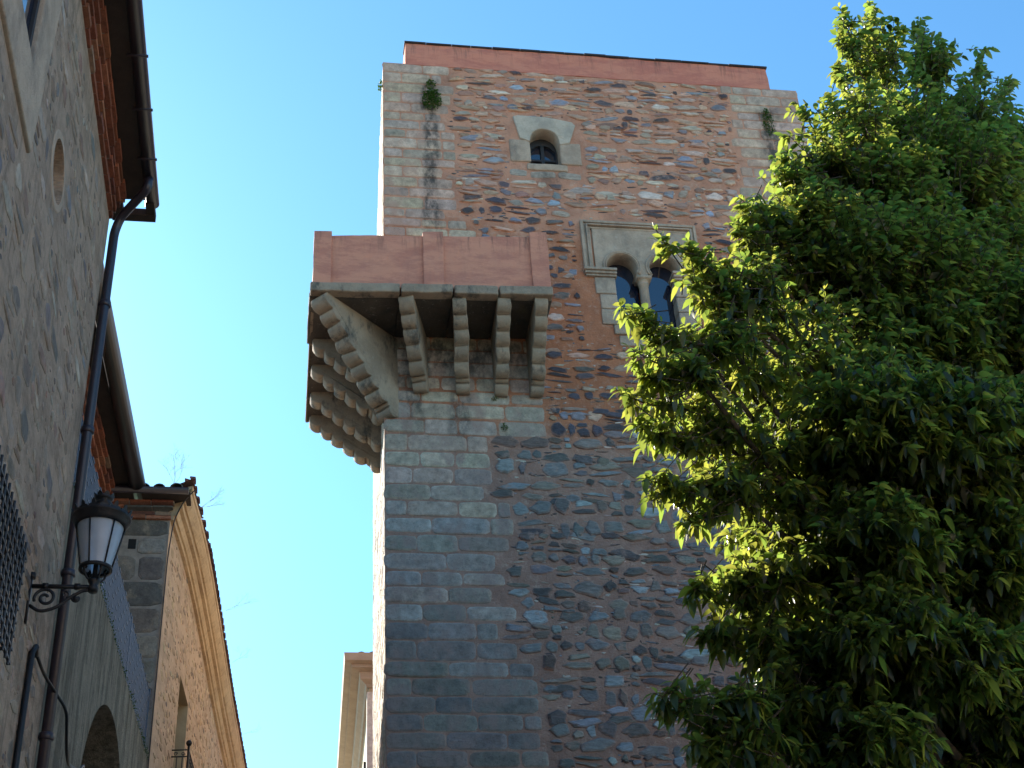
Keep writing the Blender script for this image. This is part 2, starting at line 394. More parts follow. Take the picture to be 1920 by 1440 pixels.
# ================================================================ TOWER
TX0, TX1, TY, TZ = 1.30, 9.03, 18.0, 21.12
tower = thing("stone_tower", "tall rubble stone tower with corner blocks and an overhanging corner balcony", "tower", (5.3, 20, 0))
LD = Vector((.044, 1, 0)).normalized()            # direction of the tower's left face
LN = Vector((-1, .044, 0)).normalized()
mb = MB()
W1 = (3.83, 18.80, 4.42, 19.72)                    # small window hole
W2 = (4.98, 15.40, 6.24, 17.0)                     # twin window hole
xs = [TX0, W1[0], W1[2], W2[0], W2[2], TX1]; zs = [0, W2[1], W2[3], W1[1], W1[3], TZ]
xs = sorted(xs)
def inhole(x, z): return any(a < x < c and b < z < d for a, b, c, d in (W1, W2))
mb.mi = 0
for a, b in zip(xs, xs[1:]):
    for c, d in zip(zs, zs[1:]):
        if not inhole((a+b)/2, (c+d)/2): mb.quad((a, TY, c), (b, TY, c), (b, TY, d), (a, TY, d))
bl, br = Vector((TX0, TY, 0))+LD*8.5, Vector((TX1, TY+8.5, 0))
for P, Q in ((bl, Vector((TX0, TY, 0))), (Vector((TX1, TY, 0)), br), (br, bl)):
    mb.mi = 3 if P is bl else 0; mb.quad(P, Q, Q+Z_*TZ, P+Z_*TZ)
mb.mi = 0
mb.quad((TX0, TY, TZ), (TX1, TY, TZ), br+Z_*TZ, bl+Z_*TZ)
for (a, b, c, d), dep in ((W1, .42), (W2, .42)):    # reveals of the openings
    mb.quad((a, TY, b), (a, TY+dep, b), (a, TY+dep, d), (a, TY, d)); mb.quad((c, TY, b), (c, TY, d), (c, TY+dep, d), (c, TY+dep, b))
    mb.quad((a, TY, b), (c, TY, b), (c, TY+dep, b), (a, TY+dep, b)); mb.quad((a, TY, d), (a, TY+dep, d), (c, TY+dep, d), (c, TY, d))
    mb.quad((a, TY+dep, b), (c, TY+dep, b), (c, TY+dep, d), (a, TY+dep, d))
# quoins
rq = random.Random(5); chL = []; chR = []
QHI = [(3, (.44, .33, .245)), (2, (.48, .36, .265)), (1, (.36, .285, .22))]
QLO = [(3, (.22, .20, .175)), (2, (.265, .24, .21)), (1, (.17, .16, .145)), (1, (.29, .265, .235))]
def courses(side):
    z = TZ; out = []; i = 0
    while z > 6.5:
        hc = rq.uniform(.19, .27) if z > 17.2 else rq.uniform(.24, .31) if z < 13.5 else rq.uniform(.22, .29)
        if abs(z-13.45) < .15: hc = max(.12, z-13.42) if z-13.42 > .1 else hc
        wtot = (rq.uniform(.98, 1.28) if z > 17.5 else rq.uniform(1.3, 1.55) if z > 16.2 else 2.45 if 13.4 < z < 15.3 else rq.uniform(1.45, 1.9) if z > 9.8 else rq.uniform(1.85, 2.3))
        if side > 0: wtot = rq.uniform(1.15, 1.5)
        u = 0; n = 0
        while u < wtot-.1:
            w = rq.uniform(.42, .78) if z > 15.4 else rq.uniform(.5, .8) if z > 13.4 else rq.uniform(.5, .9)
            if n == 0 and i % 2: w *= .62
            if wtot-u-w < .18: w = wtot-u
            t = min(1, max(0, (z-10.2)/4.6+rq.uniform(-.25, .25))); dk = .74+.26*min(1, max(0, (z-8.6)/1.8+rq.uniform(-.2, .2)))  # lower blocks darker: own stone tone, plus dimmer light put into the colour
            c1, c2 = pick(QLO, rq), pick(QHI, rq); c = tuple((p*(1-t)+q*t)*dk for p, q in zip(c1, c2)); c = vary(c, rq, .16)
            rim = tuple(min(.5, q*1.25+.04) for q in c) if z < 13 and rq.random() < .6 else tuple(q*.6+p*.4 for q, p in zip(c, (.42, .25, .17)))
            g_ = rq.uniform(.006, .014); hw = w/2-g_; hh = hc/2-g_
            uc = u+w/2; X = TX0+uc if side < 0 else TX1-uc
            if rq.random() < .12: hh *= .85
            blk = (X-hw, z-hc/2-hh, X+hw, z-hc/2+hh)
            stone(mb, Vector((0, TY, 0)), X_, Z_, -Y_, X+(.006 if n == 0 and side < 0 else 0), z-hc/2, hw*(1.0 if n else 1.02), hh, rq.uniform(.006, .02), c, rq, 9 if z > 13 else 6.5, .018, 24, rim, rq.uniform(-.008, .008))
            u += w; n += 1
        out.append((z-hc, z, wtot)); z -= hc; i += 1
    return out
mb.mi = 2; chL = courses(-1); chR = courses(1)
def ext(ch, v, h=.1): return max([w for a, b, w in ch if b > v-h and a < v+h] or [1.5])
SL = (.50, .33, .24)
def pal(u, v, r):
    hi = [(6, (.47, .31, .22)), (3, (.40, .32, .25)), (1.8, (.25, .24, .26)), (1.6, (.10, .08, .085)), (1.8, (.55, .46, .37)), (2, (.32, .19, .15)), (.7, (.29, .33, .39))]
    mid = [(6, (.075, .067, .08)), (2, (.16, .14, .14)), (1.2, (.30, .25, .20)), (.8, (.2, .21, .26))]
    lo = [(4, (.175, .175, .17)), (3, (.11, .10, .095)), (1.6, (.26, .29, .30)), (3, (.22, .195, .16)), (1.2, (.15, .11, .09)), (.5, (.34, .38, .39))]
    n = math.sin(u*1.3+v*.9)+math.sin(u*.7-v*1.7)
    if v > 17.6+.35*n: return pick(hi, r)
    if v > 13.6+.4*n:
        return pick(mid, r) if r.random() < .75 else pick(hi, r)
    return pick(lo, r)
def gapf(u, v):
    if v > 17.7: return .022
    if v > 13.7: return .06 if u < 6.5 else .04
    return .024
def hgt(v, r): return r.uniform(.12, .21) if v > 17.7 else r.uniform(.15, .24) if v > 13.5 else r.uniform(.15, .28)
def wid(v, r): return r.choice((r.uniform(.12, .26), r.uniform(.22, .40), r.uniform(.3, .55))) if v > 17.7 else r.uniform(.18, .46) if v > 13.5 else r.choice((r.uniform(.14, .26), r.uniform(.24, .52)))
def smearT(v, r):
    m_ = (.44, .24, .165) if v > 17.6 else (.40, .18, .10) if v > 13.6 else (.28, .17, .14)
    return m_ if r.random() < .8 else tuple(q*1.5 for q in m_)
EX = [(3.45, 18.45, 4.82, 19.98), (4.52, 15.05, 6.72, 17.64)]
mb.mi = 1
rubble(mb, Vector((0, TY, 0)), X_, Z_, -Y_, 7.0, TZ-.1, lambda v: TX0+ext(chL, v)+.02, lambda v: TX1-ext(chR, v)-.02, EX, pal, gapf, hgt, wid, .03, 11, 20, .03, smearT)
rch = random.Random(19)      # chips and slivers pressed into the joints
for _ in range(2600):
    u, v = rch.uniform(TX0+1.1, TX1-1.1), rch.uniform(7.5, TZ-.15)
    if u < TX0+ext(chL, v)+.03 or u > TX1-ext(chR, v)-.03 or any(a < u < c and b < v < d for a, b, c, d in EX): continue
    w_ = rch.choice((rch.uniform(.012, .035), rch.uniform(.03, .09))); c = pick([(3, (.10, .075, .07)), (2, (.5, .44, .38)), (2, (.3, .22, .18)), (1, (.2, .22, .25))], rch)
    stone(mb, Vector((0, TY, 0)), X_, Z_, -Y_, u, v, w_, rch.uniform(.007, .018), .007, vary(c, rch, .3), rch, 2.4, .3, 8)
# fill round the windows
rf = random.Random(8)
for (u, v, a, b, c) in [(3.62, 18.62, .15, .07, (.37, .32, .26)), (4.05, 18.60, .22, .075, (.36, .30, .24)), (4.52, 18.6, .2, .075, (.37, .31, .25)), (4.12, 18.5, .0, .0, None)]:
    if c: stone(mb, Vector((0, TY, 0)), X_, Z_, -Y_, u, v, a, b, .015, c, rf, 6, .02, 18)
# left face: rough stones and edge
mb.mi = 1
def palL(u, v, r): return pick([(4, (.62, .52, .40)), (2, (.55, .47, .37))], r)  # stones paler than the front, sun on this face put into the colour
rubble(mb, Vector((TX0, TY, 0)), LD, Z_, LN, 5.0, TZ-.1, lambda v: .05, lambda v: 8.3, [], palL, lambda u, v: .02, lambda v, r: r.uniform(.18, .3), lambda v, r: r.uniform(.3, .7), .009, 12, 14, .05)
mb.build("wall", [MT['mortar'], MT['stone'], MT['quoin'], MT['sunlit_side']], tower)

# red parapet round the roof
mb = MB(); PT, PB = 21.65, TZ-.02; p0, p1, pd = 1.71, 8.52, 7.9
mb.box((p0, TY-.012, PB), (p1, TY+.25, PT)); mb.box((p0, TY+.25, PB), (p0+.25, TY+pd, PT)); mb.box((p1-.25, TY+.25, PB), (p1, TY+pd, PT)); mb.box((p0+.25, TY+pd-.25, PB), (p1-.25, TY+pd, PT))
par = roughen(mb.build("parapet", MT['red'], tower), .25, .016)
mb = MB(); x = p0-.02; r = random.Random(3)
while x < p1:
    w = min(r.uniform(.35, .55), p1+.02-x); mb.box((x, TY-.045+r.uniform(-.008, .008), PT-.004), (x+w-.006, TY+.27, PT+.028+r.uniform(-.006, .008))); x += w
mb.build("coping", MT['coping'], par)

# --- small arched window
def arch_pts(cx, r, zb, zs, n=20, horseshoe=0):
    a0 = -horseshoe; pts = [(cx-r*math.cos(a0)+0, zb)] if not horseshoe else []
    out = []
    for k in range(n+1):
        a = math.pi+horseshoe - (math.pi+2*horseshoe)*k/n
        out.append((cx+r*math.cos(a), zs+r*math.sin(a)))
    return out
MF = frameM(Vector((0, TY, 0)), X_, Z_)           # local x = world X, local y = world Z, local z = -Y (outwards)
def MFd(d): return frameM(Vector((0, TY-d, 0)), X_, Z_)
w1 = plate("window", [(3.86, 18.80), (4.40, 18.80), (4.40, 19.70), (3.86, 19.70)], [[(3.90, 18.84), (4.10, 18.84), (4.10, 19.14), (3.90, 19.14)], [(4.16, 18.84), (4.36, 18.84), (4.36, 19.14), (4.16, 19.14)],
     [(3.90, 19.18), (4.10, 19.18), (4.10, 19.52), (4.02, 19.50), (3.90, 19.38)], [(4.16, 19.18), (4.36, 19.18), (4.36, 19.38), (4.24, 19.50), (4.16, 19.52)]], .05, MFd(-.26), MT['frame'], tower)
w1['label'] = "small arched window with a pale lintel and dark wooden casements"
mb = MB(); mb.quad((3.85, TY+.285, 18.8), (4.41, TY+.285, 18.8), (4.41, TY+.285, 19.7), (3.85, TY+.285, 19.7)); mb.build("pane", MT['glass'], w1)
cxx, rr_ = 4.125, .262
arch = arch_pts(cxx, rr_, 18.83, 19.42)
lint = [(3.70, 19.46), (3.855, 19.36)] + [(cxx+rr_*math.cos(math.pi-a), 19.42+rr_*math.sin(math.pi-a)) for a in [math.pi*(k/20) for k in range(0, 21)]] + [(4.40, 19.33), (4.56, 19.36), (4.69, 19.79), (4.64, 19.86), (4.2, 19.945), (3.68, 19.955), (3.61, 19.93)]
lint[0] = (3.70, 19.44)
roughen(plate("lintel", lint, [], .30, MFd(-.115), MT['pale'], w1, .012), 9, .014)
mb = MB(); mb.box((3.50, TY-.028, 18.88), (3.862, TY+.26, 19.40)); mb.box((4.388, TY-.028, 18.86), (4.76, TY+.26, 19.37)); mb.box((3.78, TY-.032, 18.69), (4.50, TY+.24, 18.84))
roughen(mb.build("surround", MT['dressed'], w1, bevel=.025), .15, .012)

# --- twin horseshoe window
CX = 5.60; RA = .262; ZS = 16.62; CL, CR = CX-.36, CX+.36
def hs(c):   # opening outline: jambs + horseshoe arch
    h = rad(32); pts = [(c-.23, 15.42), (c-.23, 16.46)]
    for k in range(25):
        a = math.pi+h-(math.pi+2*h)*k/24; pts.append((c+RA*math.cos(a), ZS+RA*math.sin(a)))
    return pts + [(c+.23, 16.46), (c+.23, 15.42)]
tw = plate("window", [(4.80, 16.46), (4.80, 17.44), (6.46, 17.44), (6.46, 16.46)], [], .01, MFd(-.30), MT['dark'], tower)
tw['label'] = "twin horseshoe arched window with a slim stone column between the lights"
def half(c, x0, x1):
    h = rad(32)
    ar = [(c+RA*math.cos(math.pi+h-(math.pi+2*h)*k/24), ZS+RA*math.sin(math.pi+h-(math.pi+2*h)*k/24)) for k in range(25)]
    return [(x0, 16.47)] + ar + [(x1, 16.47), (x1, 17.42), (x0, 17.42)]
plate("surround", half(CL, 4.80, CX-.001), [], .30, MFd(-.12), MT['dressed'], tw, .006)
plate("surround", half(CR, CX+.001, 6.46), [], .30, MFd(-.12), MT['dressed'], tw, .006)
for c in (CL, CR):                                # roll moulding round each arch
    mb = MB(); h = rad(30)
    for rr2, th, yy in ((RA+.045, .022, TY-.042), (RA+.012, .012, TY-.05)):
        mb.tube([(c+rr2*math.cos(math.pi+h-(math.pi+2*h)*k/28), yy, ZS+rr2*math.sin(math.pi+h-(math.pi+2*h)*k/28)) for k in range(29)], th, 6)
    mb.build("arch_moulding", MT['dressed'], tw, True)
mb = MB()                                          # label mould (alfiz)
for (o_, w_, pr) in ((0, .05, .075), (.05, .035, .05), (.085, .03, .09), (.12, .04, .045)):
    a, b, zt = 4.60+o_, 6.60-o_, 17.57-o_
    mb.box((a, TY-pr, 16.52), (a+w_, TY+.01, zt)); mb.box((b-w_, TY-pr, 16.52), (b, TY+.01, zt)); mb.box((a+w_, TY-pr, zt-w_), (b-w_, TY+.01, zt))
for x0, x1 in ((4.58, 5.13), (6.07, 6.62)):
    for (zz0, zz1, pr) in ((16.47, 16.52, .115), (16.42, 16.468, .085), (16.38, 16.418, .055)): mb.box((x0+(.115-pr)*.6, TY-pr, zz0), (x1, TY+.2, zz1))
mb.build("hood_mould", MT['dressed'], tw, bevel=.008)
mb = MB()
r = random.Random(4)
for x0, x1 in ((4.82, 5.10), (6.10, 6.40)):
    z = 15.41
    while z < 16.37:
        z2 = min(16.378, z+r.uniform(.26, .52)); 
        if 16.378-z2 < .1: z2 = 16.378
        dx = r.uniform(0, .08); mb.box((x0-(dx if x0 < 5 else 0), TY-.022-r.random()*.008, z+.006), (x1+(dx if x0 > 5 else 0), TY+.22, z2-.006)); z = z2
mb.box((4.99, TY-.035, 15.22), (6.28, TY+.28, 15.40)); mb.box((5.06, TY-.02, 15.0), (5.9, TY+.1, 15.20)); mb.box((5.92, TY-.02, 15.0), (6.4, TY+.1, 15.20))
roughen(mb.build("jambs", MT['dressed'], tw, bevel=.015), .15, .010)
mb = MB(); cyy = TY+.09
mb.lathe((CX, cyy, 15.40), [(.0, 0), (.115, 0), (.115, .05), (.095, .06), (.10, .085), (.078, .11), (.078, .90), (.09, .91), (.09, .93), (.08, .94), (.095, .975), (.11, 1.0), (0, 1.0)], 20)
mb.box((CX-.125, TY-.035, 16.40), (CX+.125, TY+.2, 16.468))
mb.build("column", MT['dressed'], tw, True)
for c in (CL, CR):
    mb = MB(); mb.quad((c-.30, TY+.24, 15.4), (c+.30, TY+.24, 15.4), (c+.30, TY+.24, 17.0), (c-.30, TY+.24, 17.0)); mb.build("pane", MT['glass'], tw)

# --- corner balcony (machicolated), its parapet sheared a little with age
BX0, BX1, BY = .17, 3.75, 16.87; BYE = 20.42
def zb(x): return 14.94+.038*(x-.17)
mb = MB()
def pbox(mb, x0, x1, y0, y1, zl0, zl1, topx=.05):
    P = []
    for x in (x0, x1):
        for y in (y0, y1):
            for zz in (0, 1):
                P.append((x, y, (zb(x)+zl0) if zz == 0 else (zb(x)+zl1+topx*.45*(x-.17))))
    i = [mb.vert(p) for p in P]
    for f in ((0,1,3,2), (4,6,7,5), (0,4,5,1), (2,3,7,6), (0,2,6,4), (1,5,7,3)): mb.face([i[q] for q in f])
TOP = 1.10
pbox(mb, BX0+.03, BX1-.02, BY+.03, BY+.22, .10, TOP)
pbox(mb, BX0+.03, BX0+.22, BY+.22, BYE, .10, TOP, .05); pbox(mb, BX1-.21, BX1-.02, BY+.22, TY, .10, TOP)
bal = roughen(mb.build("balcony", MT['red2'], tower, bevel=.012), .18, .012)
bal['label'] = "red plastered corner balcony carried on lobed stone corbels"
for (a, b) in ((BX0-.005, .435), (1.82, 2.135), (3.49, 3.765)):
    mb = MB(); pbox(mb, a, b, BY-.02, BY+.24, .14, TOP+.05); roughen(mb.build("pilaster", MT['red2'], bal, bevel=.01), .15, .010)
mb = MB(); pbox(mb, BX0-.006, .40, BYE-.3, BYE+.01, .095, TOP+.035); mb.build("pilaster", MT['red2'], bal, bevel=.01)
# floor slabs
r = random.Random(6); js = [.12, 1.47, 2.27, 2.95, 3.80]
for a, b in zip(js, js[1:]):
    mb = MB(); t_ = .005+r.uniform(-.01, .01); yl = BY-.045+r.uniform(-.012, .012)
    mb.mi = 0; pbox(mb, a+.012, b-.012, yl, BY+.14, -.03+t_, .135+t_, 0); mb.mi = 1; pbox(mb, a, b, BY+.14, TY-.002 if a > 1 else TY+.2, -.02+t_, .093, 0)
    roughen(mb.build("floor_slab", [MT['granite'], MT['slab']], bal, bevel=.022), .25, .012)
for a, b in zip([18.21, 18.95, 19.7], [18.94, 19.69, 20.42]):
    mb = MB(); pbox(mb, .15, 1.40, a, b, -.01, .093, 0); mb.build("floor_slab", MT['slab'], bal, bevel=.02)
mb = MB()    # plaster strip over the slabs' seam on the left side
pbox(mb, BX0-.01, BX0+.03, BY+.3, BYE, -.01, .10, 0); mb.build("edge_band", MT['granite'], bal)
def corbel_profile(L, H, n, extra=True):
    """from the wall foot (0,0) out to the tip (L,H): a string of rolls"""
    segs = [1.0]*n; segs = [.75, .38]+segs if extra else segs
    tot = sum(segs); pts = [(-.12, 0), (0, 0)]; t = 0
    ca = math.atan2(H, L)
    for sg in segs:
        t0, t1 = t/tot, (t+sg)/tot; p0_ = Vector((L*t0, H*t0)); p1_ = Vector((L*t1, H*t1)); d = p1_-p0_
        bul = .46*d.length
        for k in range(9):
            a = math.pi*k/8; q = p0_+d*(.5-.5*math.cos(a)) + Vector((d.y, -d.x)).normalized()*bul*math.sin(a)**.8*(1.0)
            pts.append((q.x+.06*0, q.y))
        t += sg
    pts += [(L, H), (-.12, H)]; return pts
def corbel(foot, tip_dir, L, z0, z1, width, n, name="corbel"):
    """foot on the wall, tip_dir horizontal outward"""
    d = Vector(tip_dir).normalized(); prof = corbel_profile(L, z1-z0, n)
    Mx = frameM(Vector((foot[0], foot[1], z0)), d, Z_)
    o = plate(name, prof, [], width-.02, Mx, MT['granite'], bal, .012)
    return roughen(o, 9, .022, 2.6, .5)
for (xt, xb, w_) in ((1.56, 1.86, .215), (2.37, 2.50, .205), (3.04, 3.08, .20), (3.615, 3.635, .20)):
    tip = Vector((xt, BY+.09, 0)); foot = Vector((xb, TY, 0)); dd = tip-foot
    corbel(foot, dd, dd.length, 13.955, zb(xt)-.01, w_, 5)
tip = Vector((BX0+.12, BY+.12, 0)); foot = Vector((TX0+.10, TY+.08, 0)); dd = tip-foot
corbel(foot+dd.normalized()*.02, dd, dd.length-.02, 13.50, zb(.2)-.01, .27, 8)
for yy in (18.16, 18.85, 19.62, 20.30):
    f = Vector((TX0, TY, 0))+LD*(yy-TY); tip = Vector((BX0+.08, yy, 0)); dd = tip-f
    corbel(f, dd, dd.length, 14.0, zb(.2)-.01, .22, 5)

# ================================================================ HOUSE A (near left)
AX, AY, AZ = -2.0, 11.78, 11.78
house = thing("plastered_house", "old plastered rubble house close on the left with brick eaves and a round window", "house", (-5, 6, 0))
mb = MB()
AW = (6.0, 9.52, 7.68, 11.0)       # window hole y0,z0,y1,z1
oc = onX(AX, 108.5, 322); OY, OZ, OR = oc.y, oc.z, .27
Mx = frameM(Vector((AX, 0, 0)), -Y_, Z_)           # local x = -Y, y = Z, normal = +... U x V
circ = [(-OY+OR*math.cos(a), OZ+OR*1.0*math.sin(a)) for a in [2*math.pi*k/40 for k in range(40)]]
hole = [(-AW[0], AW[1]), (-AW[2], AW[1]), (-AW[2], AW[3]), (-AW[0], AW[3])]
aw = plate("wall", [(8, 0), (-AY, 0), (-AY, AZ), (8, AZ)], [circ, hole], .5, frameM(Vector((AX-.25, 0, 0)), -Y_, Z_), MT['aplaster'], house, 0)
mb = MB(); mb.box((-8, AY-.4, 0), (AX-.5, AY, AZ)); mb.box((-8, -8, 0), (-7.6, AY-.4, AZ)); mb.box((-7.6, -8, 0), (AX-.5, -7.6, AZ))
mb.build("side_wall", MT['aplaster'], house)
mb = MB()
def palA(u, v, r): return pick([(5, (.33, .25, .185)), (4, (.24, .18, .14)), (1.5, (.17, .145, .13)), (2, (.28, .175, .125)), (.6, (.17, .165, .17)), (3, (.38, .31, .25))], r)
exA = [(OY-OR-.14, OZ-OR-.14, OY+OR+.14, OZ+OR+.14), (5.2, 9.0, 8.05, 11.3)]
rubble(mb, Vector((AX, 0, 0)), Y_, Z_, X_, 2.5, AZ-.4, lambda v: 3.0, lambda v: AY-.35-.25*math.sin(v*3), exA, palA, lambda u, v: .05,
       lambda v, r: r.uniform(.14, .30), lambda v, r: r.uniform(.16, .48), .009, 21, 16, .42, lambda v, r: (.34, .275, .22))
mb.build("stonework", MT['astone'], house)
# plaster ring round the oculus, deep reveal
mb = MB()
for (r0, r1, d0, d1) in ((OR, OR+.09, .008, .006),):
    A = [mb.vert((AX+d0, OY+r0*math.cos(a), OZ+r0*math.sin(a))) for a in [2*math.pi*k/48 for k in range(48)]]
    B = [mb.vert((AX+d0, OY+(r1-.03)*math.cos(a), OZ+(r1-.03)*math.sin(a))) for a in [2*math.pi*k/48 for k in range(48)]]
    D = [mb.vert((AX-.01, OY+r1*math.cos(a), OZ+r1*math.sin(a))) for a in [2*math.pi*k/48 for k in range(48)]]
    E_ = [mb.vert((AX-.30, OY+r0*math.cos(a), OZ+r0*math.sin(a))) for a in [2*math.pi*k/48 for k in range(48)]]
    for P, Q in ((A, B), (B, D), (E_, A)):
        for k in range(48): mb.face((P[k], P[(k+1) % 48], Q[(k+1) % 48], Q[k]))
    mb.face(E_)
mb.build("round_window", mat_simple("niche_render", (.42, .31, .225), .95, 0, .25, 5, .4), house)
# big window with stone frame
wa = plate("window", [(-5.4, 9.08), (-7.98, 9.08), (-8.12, 11.2), (-5.4, 11.2)], [[(-6.0, 9.56), (-7.62, 9.56), (-7.62, 10.95), (-6.0, 10.95)]], .5, frameM(Vector((AX-.232, 0, 0)), -Y_, Z_), MT['dressed'], house, .015)
mb = MB(); mb.quad((AX-.035, 5.5, 9.3), (AX-.035, 7.9, 9.3), (AX-.035, 7.9, 11.1), (AX-.035, 5.5, 11.1)); mb.build("pane", MT['glass'], wa)
mb = MB(); mb.box((AX-.034, 6.8, 9.56), (AX-.01, 6.86, 10.95)); mb.box((AX-.034, 6.0, 10.2), (AX-.012, 7.62, 10.26)); mb.box((AX-.034, 7.55, 9.56), (AX-.008, 7.62, 10.95)); mb.box((AX-.034, 6.0, 9.56), (AX-.009, 7.55, 9.62)); mb.build("casement", MT['frame'], wa)
# brick cornice: three stepped courses
def brick_run(mb, p0, p1, out, z0, z1, d0, d1, rng, cols, L=.27, joint=.015, mjoint=1):
    """bricks along p0->p1 projecting along out from d0 to d1"""
    p0, p1 = Vector(p0), Vector(p1); d = (p1-p0); tot = d.length; d.normalize(); s_ = 0
    while s_ < tot-.04:
        l = min(L*rng.uniform(.85, 1.15), tot-s_); c = vary(pick(cols, rng), rng, .3); mb.col = c; mb.mi = 0
        j = rng.uniform(-.012, .012)
        mb.obox(p0+d*s_, d, Z_, d.cross(Z_), (joint/2, z0+.006, 0), (l-joint/2, z1-.006, 0)) if False else None
        MM = Matrix((d, Vector(out), Z_)).transposed().to_4x4(); MM.translation = p0+d*s_
        mb.box((joint/2, d0, z0+joint/2+rng.uniform(-.004, .004)), (l-joint/2, d1+j, z1-joint/2), .003, MM); s_ += l
    MM = Matrix((d, Vector(out), Z_)).transposed().to_4x4(); MM.translation = p0; mb.mi = mjoint; mb.col = (.5, .5, .5)
    mb.box((0, d0, z0+.014), (tot, d1-.02, z1-.012), 0, MM); mb.mi = 0
BR = [(4, (.26, .085, .045)), (2, (.32, .13, .07)), (1, (.15, .055, .04)), (.6, (.30, .2, .14))]
rb = random.Random(9); mb = MB(); z = AZ-.05
for k in range(4):
    brick_run(mb, (AX, 2, 0), (AX, AY, 0), X_, z, z+.075, -.2, .04+.034*k, rb, BR); z += .078
mb.build("brick_cornice", [MT['brick'], MT['limejoint']], house)
ZE = z+.01
mb = MB(); mb.box((AX-.1, 1, ZE), (AX+.38, AY+.03, ZE+.05)); mb.box((AX-.02, AY+.20, ZE-.06), (AX+.43, AY+.31, ZE+.03)); mb.box((AX+.34, AY+.03, ZE-.05), (AX+.43, AY+.20, ZE+.03)); mb.box((AX-.02, AY+.03, ZE-.06), (AX+.1, AY+.20, ZE+.03))
for k in range(36): mb.box((AX-.1, 2+k*.28, ZE-.05), (AX+.32, 2.09+k*.28, ZE-.001)) if False else None
mb.build("eave_board", MT['wood'], house)
def tile_edge(mb, pts, out, z, spacing=.22, length=.5, rad_=.085, slope=.32, seed=1, drop=0, cols=None, clip=None):
    """barrel tiles along a polyline, axis pointing along out (downhill)"""
    rng = random.Random(seed); cols = cols or [(3, (.26, .12, .075)), (2, (.20, .11, .08)), (1, (.13, .10, .08)), (1, (.32, .2, .14))]
    pts = [Vector(p) for p in pts]
    for A, B in zip(pts, pts[1:]):
        d = B-A; n = max(1, int(d.length/spacing)); o = Vector(out(A, B)) if callable(out) else Vector(out)
        for i in range(n):
            p = A+d*((i+.5)/n)+Z_*(z+rng.uniform(-.012, .012)); q = o*(length*rng.uniform(.97, 1.03))
            mb.col = vary(pick(cols, rng), rng, .3); side = d.normalized(); ra = rad_*rng.uniform(.92, 1.06)
            th = .014
            f_ = clip(p) if clip else 1
            for lay in range(3 if f_ > .9 else 1):
                pp = p - o*(.36*lay)+Z_*(slope*.36*lay)+side*rng.uniform(-.012, .012)
                e0 = pp+o*.03-Z_*slope*.03; e1 = pp-o*.42*f_+Z_*slope*.42*f_
                R0 = []; R1 = []; R2 = []
                for k in range(7):
                    a = math.pi*k/6
                    R0.append(mb.vert(e0+side*math.cos(a)*ra+Z_*math.sin(a)*ra*.85)); R1.append(mb.vert(e1+side*math.cos(a)*ra*.8+Z_*math.sin(a)*ra*.7)); R2.append(mb.vert(e0+side*math.cos(a)*(ra-th)+Z_*math.sin(a)*(ra-th)*.85))
                for k in range(6): mb.face((R0[k], R0[k+1], R1[k+1], R1[k])); mb.face((R2[k], R2[k+1], R0[k+1], R0[k]))
                R3 = [mb.vert(e1+side*math.cos(math.pi*k/6)*(ra*.8-th)+Z_*math.sin(math.pi*k/6)*(ra*.7-th)) for k in range(7)]
                for k in range(6): mb.face((R3[k], R3[k+1], R2[k+1], R2[k]))
            # channel tile between
            c0 = p+side*spacing*.5-Z_*.01; mb.col = vary(pick(cols, rng), rng, .3)
            for lay in range(1):
                e0 = c0+o*.02-Z_*slope*.02; e1 = c0-o*1.1*f_+Z_*slope*1.1*f_
                R0 = [mb.vert(e0+side*math.cos(math.pi+math.pi*k/6)*ra+Z_*(.03+math.sin(math.pi+math.pi*k/6)*ra*.7)) for k in range(7)]
                R1 = [mb.vert(e1+side*math.cos(math.pi+math.pi*k/6)*ra+Z_*(.03+math.sin(math.pi+math.pi*k/6)*ra*.7)) for k in range(7)]
                for k in range(6): mb.face((R0[k], R0[k+1], R1[k+1], R1[k]))
mb = MB()
tile_edge(mb, [(AX+.36, 1, 0), (AX+.36, AY+.03, 0)], (1, 0, 0), ZE+.08, seed=2)
mb.col = (.2, .11, .08); mb.quad((AX+.36, 1, ZE+.065), (AX+.36, AY+.03, ZE+.065), (-8.2, AY+.03, ZE+2.6), (-8.2, 1, ZE+2.6))
mb.quad((AX+.36, 1, ZE+.05), (-8.2, 1, ZE+2.55), (-8.2, AY+.03, ZE+2.55), (AX+.36, AY+.03, ZE+.05))
mb.build("roof", MT['tile'], house)
def gutter(mb, pts, r_=.075, out=None, seg=10):
    pts = [Vector(p) for p in pts]; th = .008; rows = []
    for i, p in enumerate(pts):
        d = (pts[min(i+1, len(pts)-1)]-pts[max(i-1, 0)]).normalized(); sd = Vector((d.y, -d.x, 0)).normalized()
        rows.append([mb.vert(p+sd*math.cos(a)*R_+Z_*math.sin(a)*R_) for R_ in (r_, r_-th) for a in [math.pi+math.pi*k/seg for k in range(seg+1)]])
    n = seg+1
    for A, B in zip(rows, rows[1:]):
        for k in range(seg): mb.face((A[k], A[k+1], B[k+1], B[k])); mb.face((A[n+k], B[n+k], B[n+k+1], A[n+k+1]))
        mb.face((A[0], B[0], B[n], A[n])); mb.face((A[n-1], A[2*n-1], B[2*n-1], B[n-1]))
    for A in (rows[0], rows[-1]):
        mb.face(A[:n])
mb = MB(); GX, GZ = AX+.40, ZE+.03
gutter(mb, [(GX, 1, GZ), (GX, AY+.12, GZ)], .075)
y_ = 2
while y_ < AY: mb.box((GX-.1, y_, GZ-.095), (GX+.1, y_+.03, GZ-.083)); y_ += .7
mb.build("gutter", MT['pipe'], house, True)
mb = MB(); PXX = AX+.065; PY = AY+.02
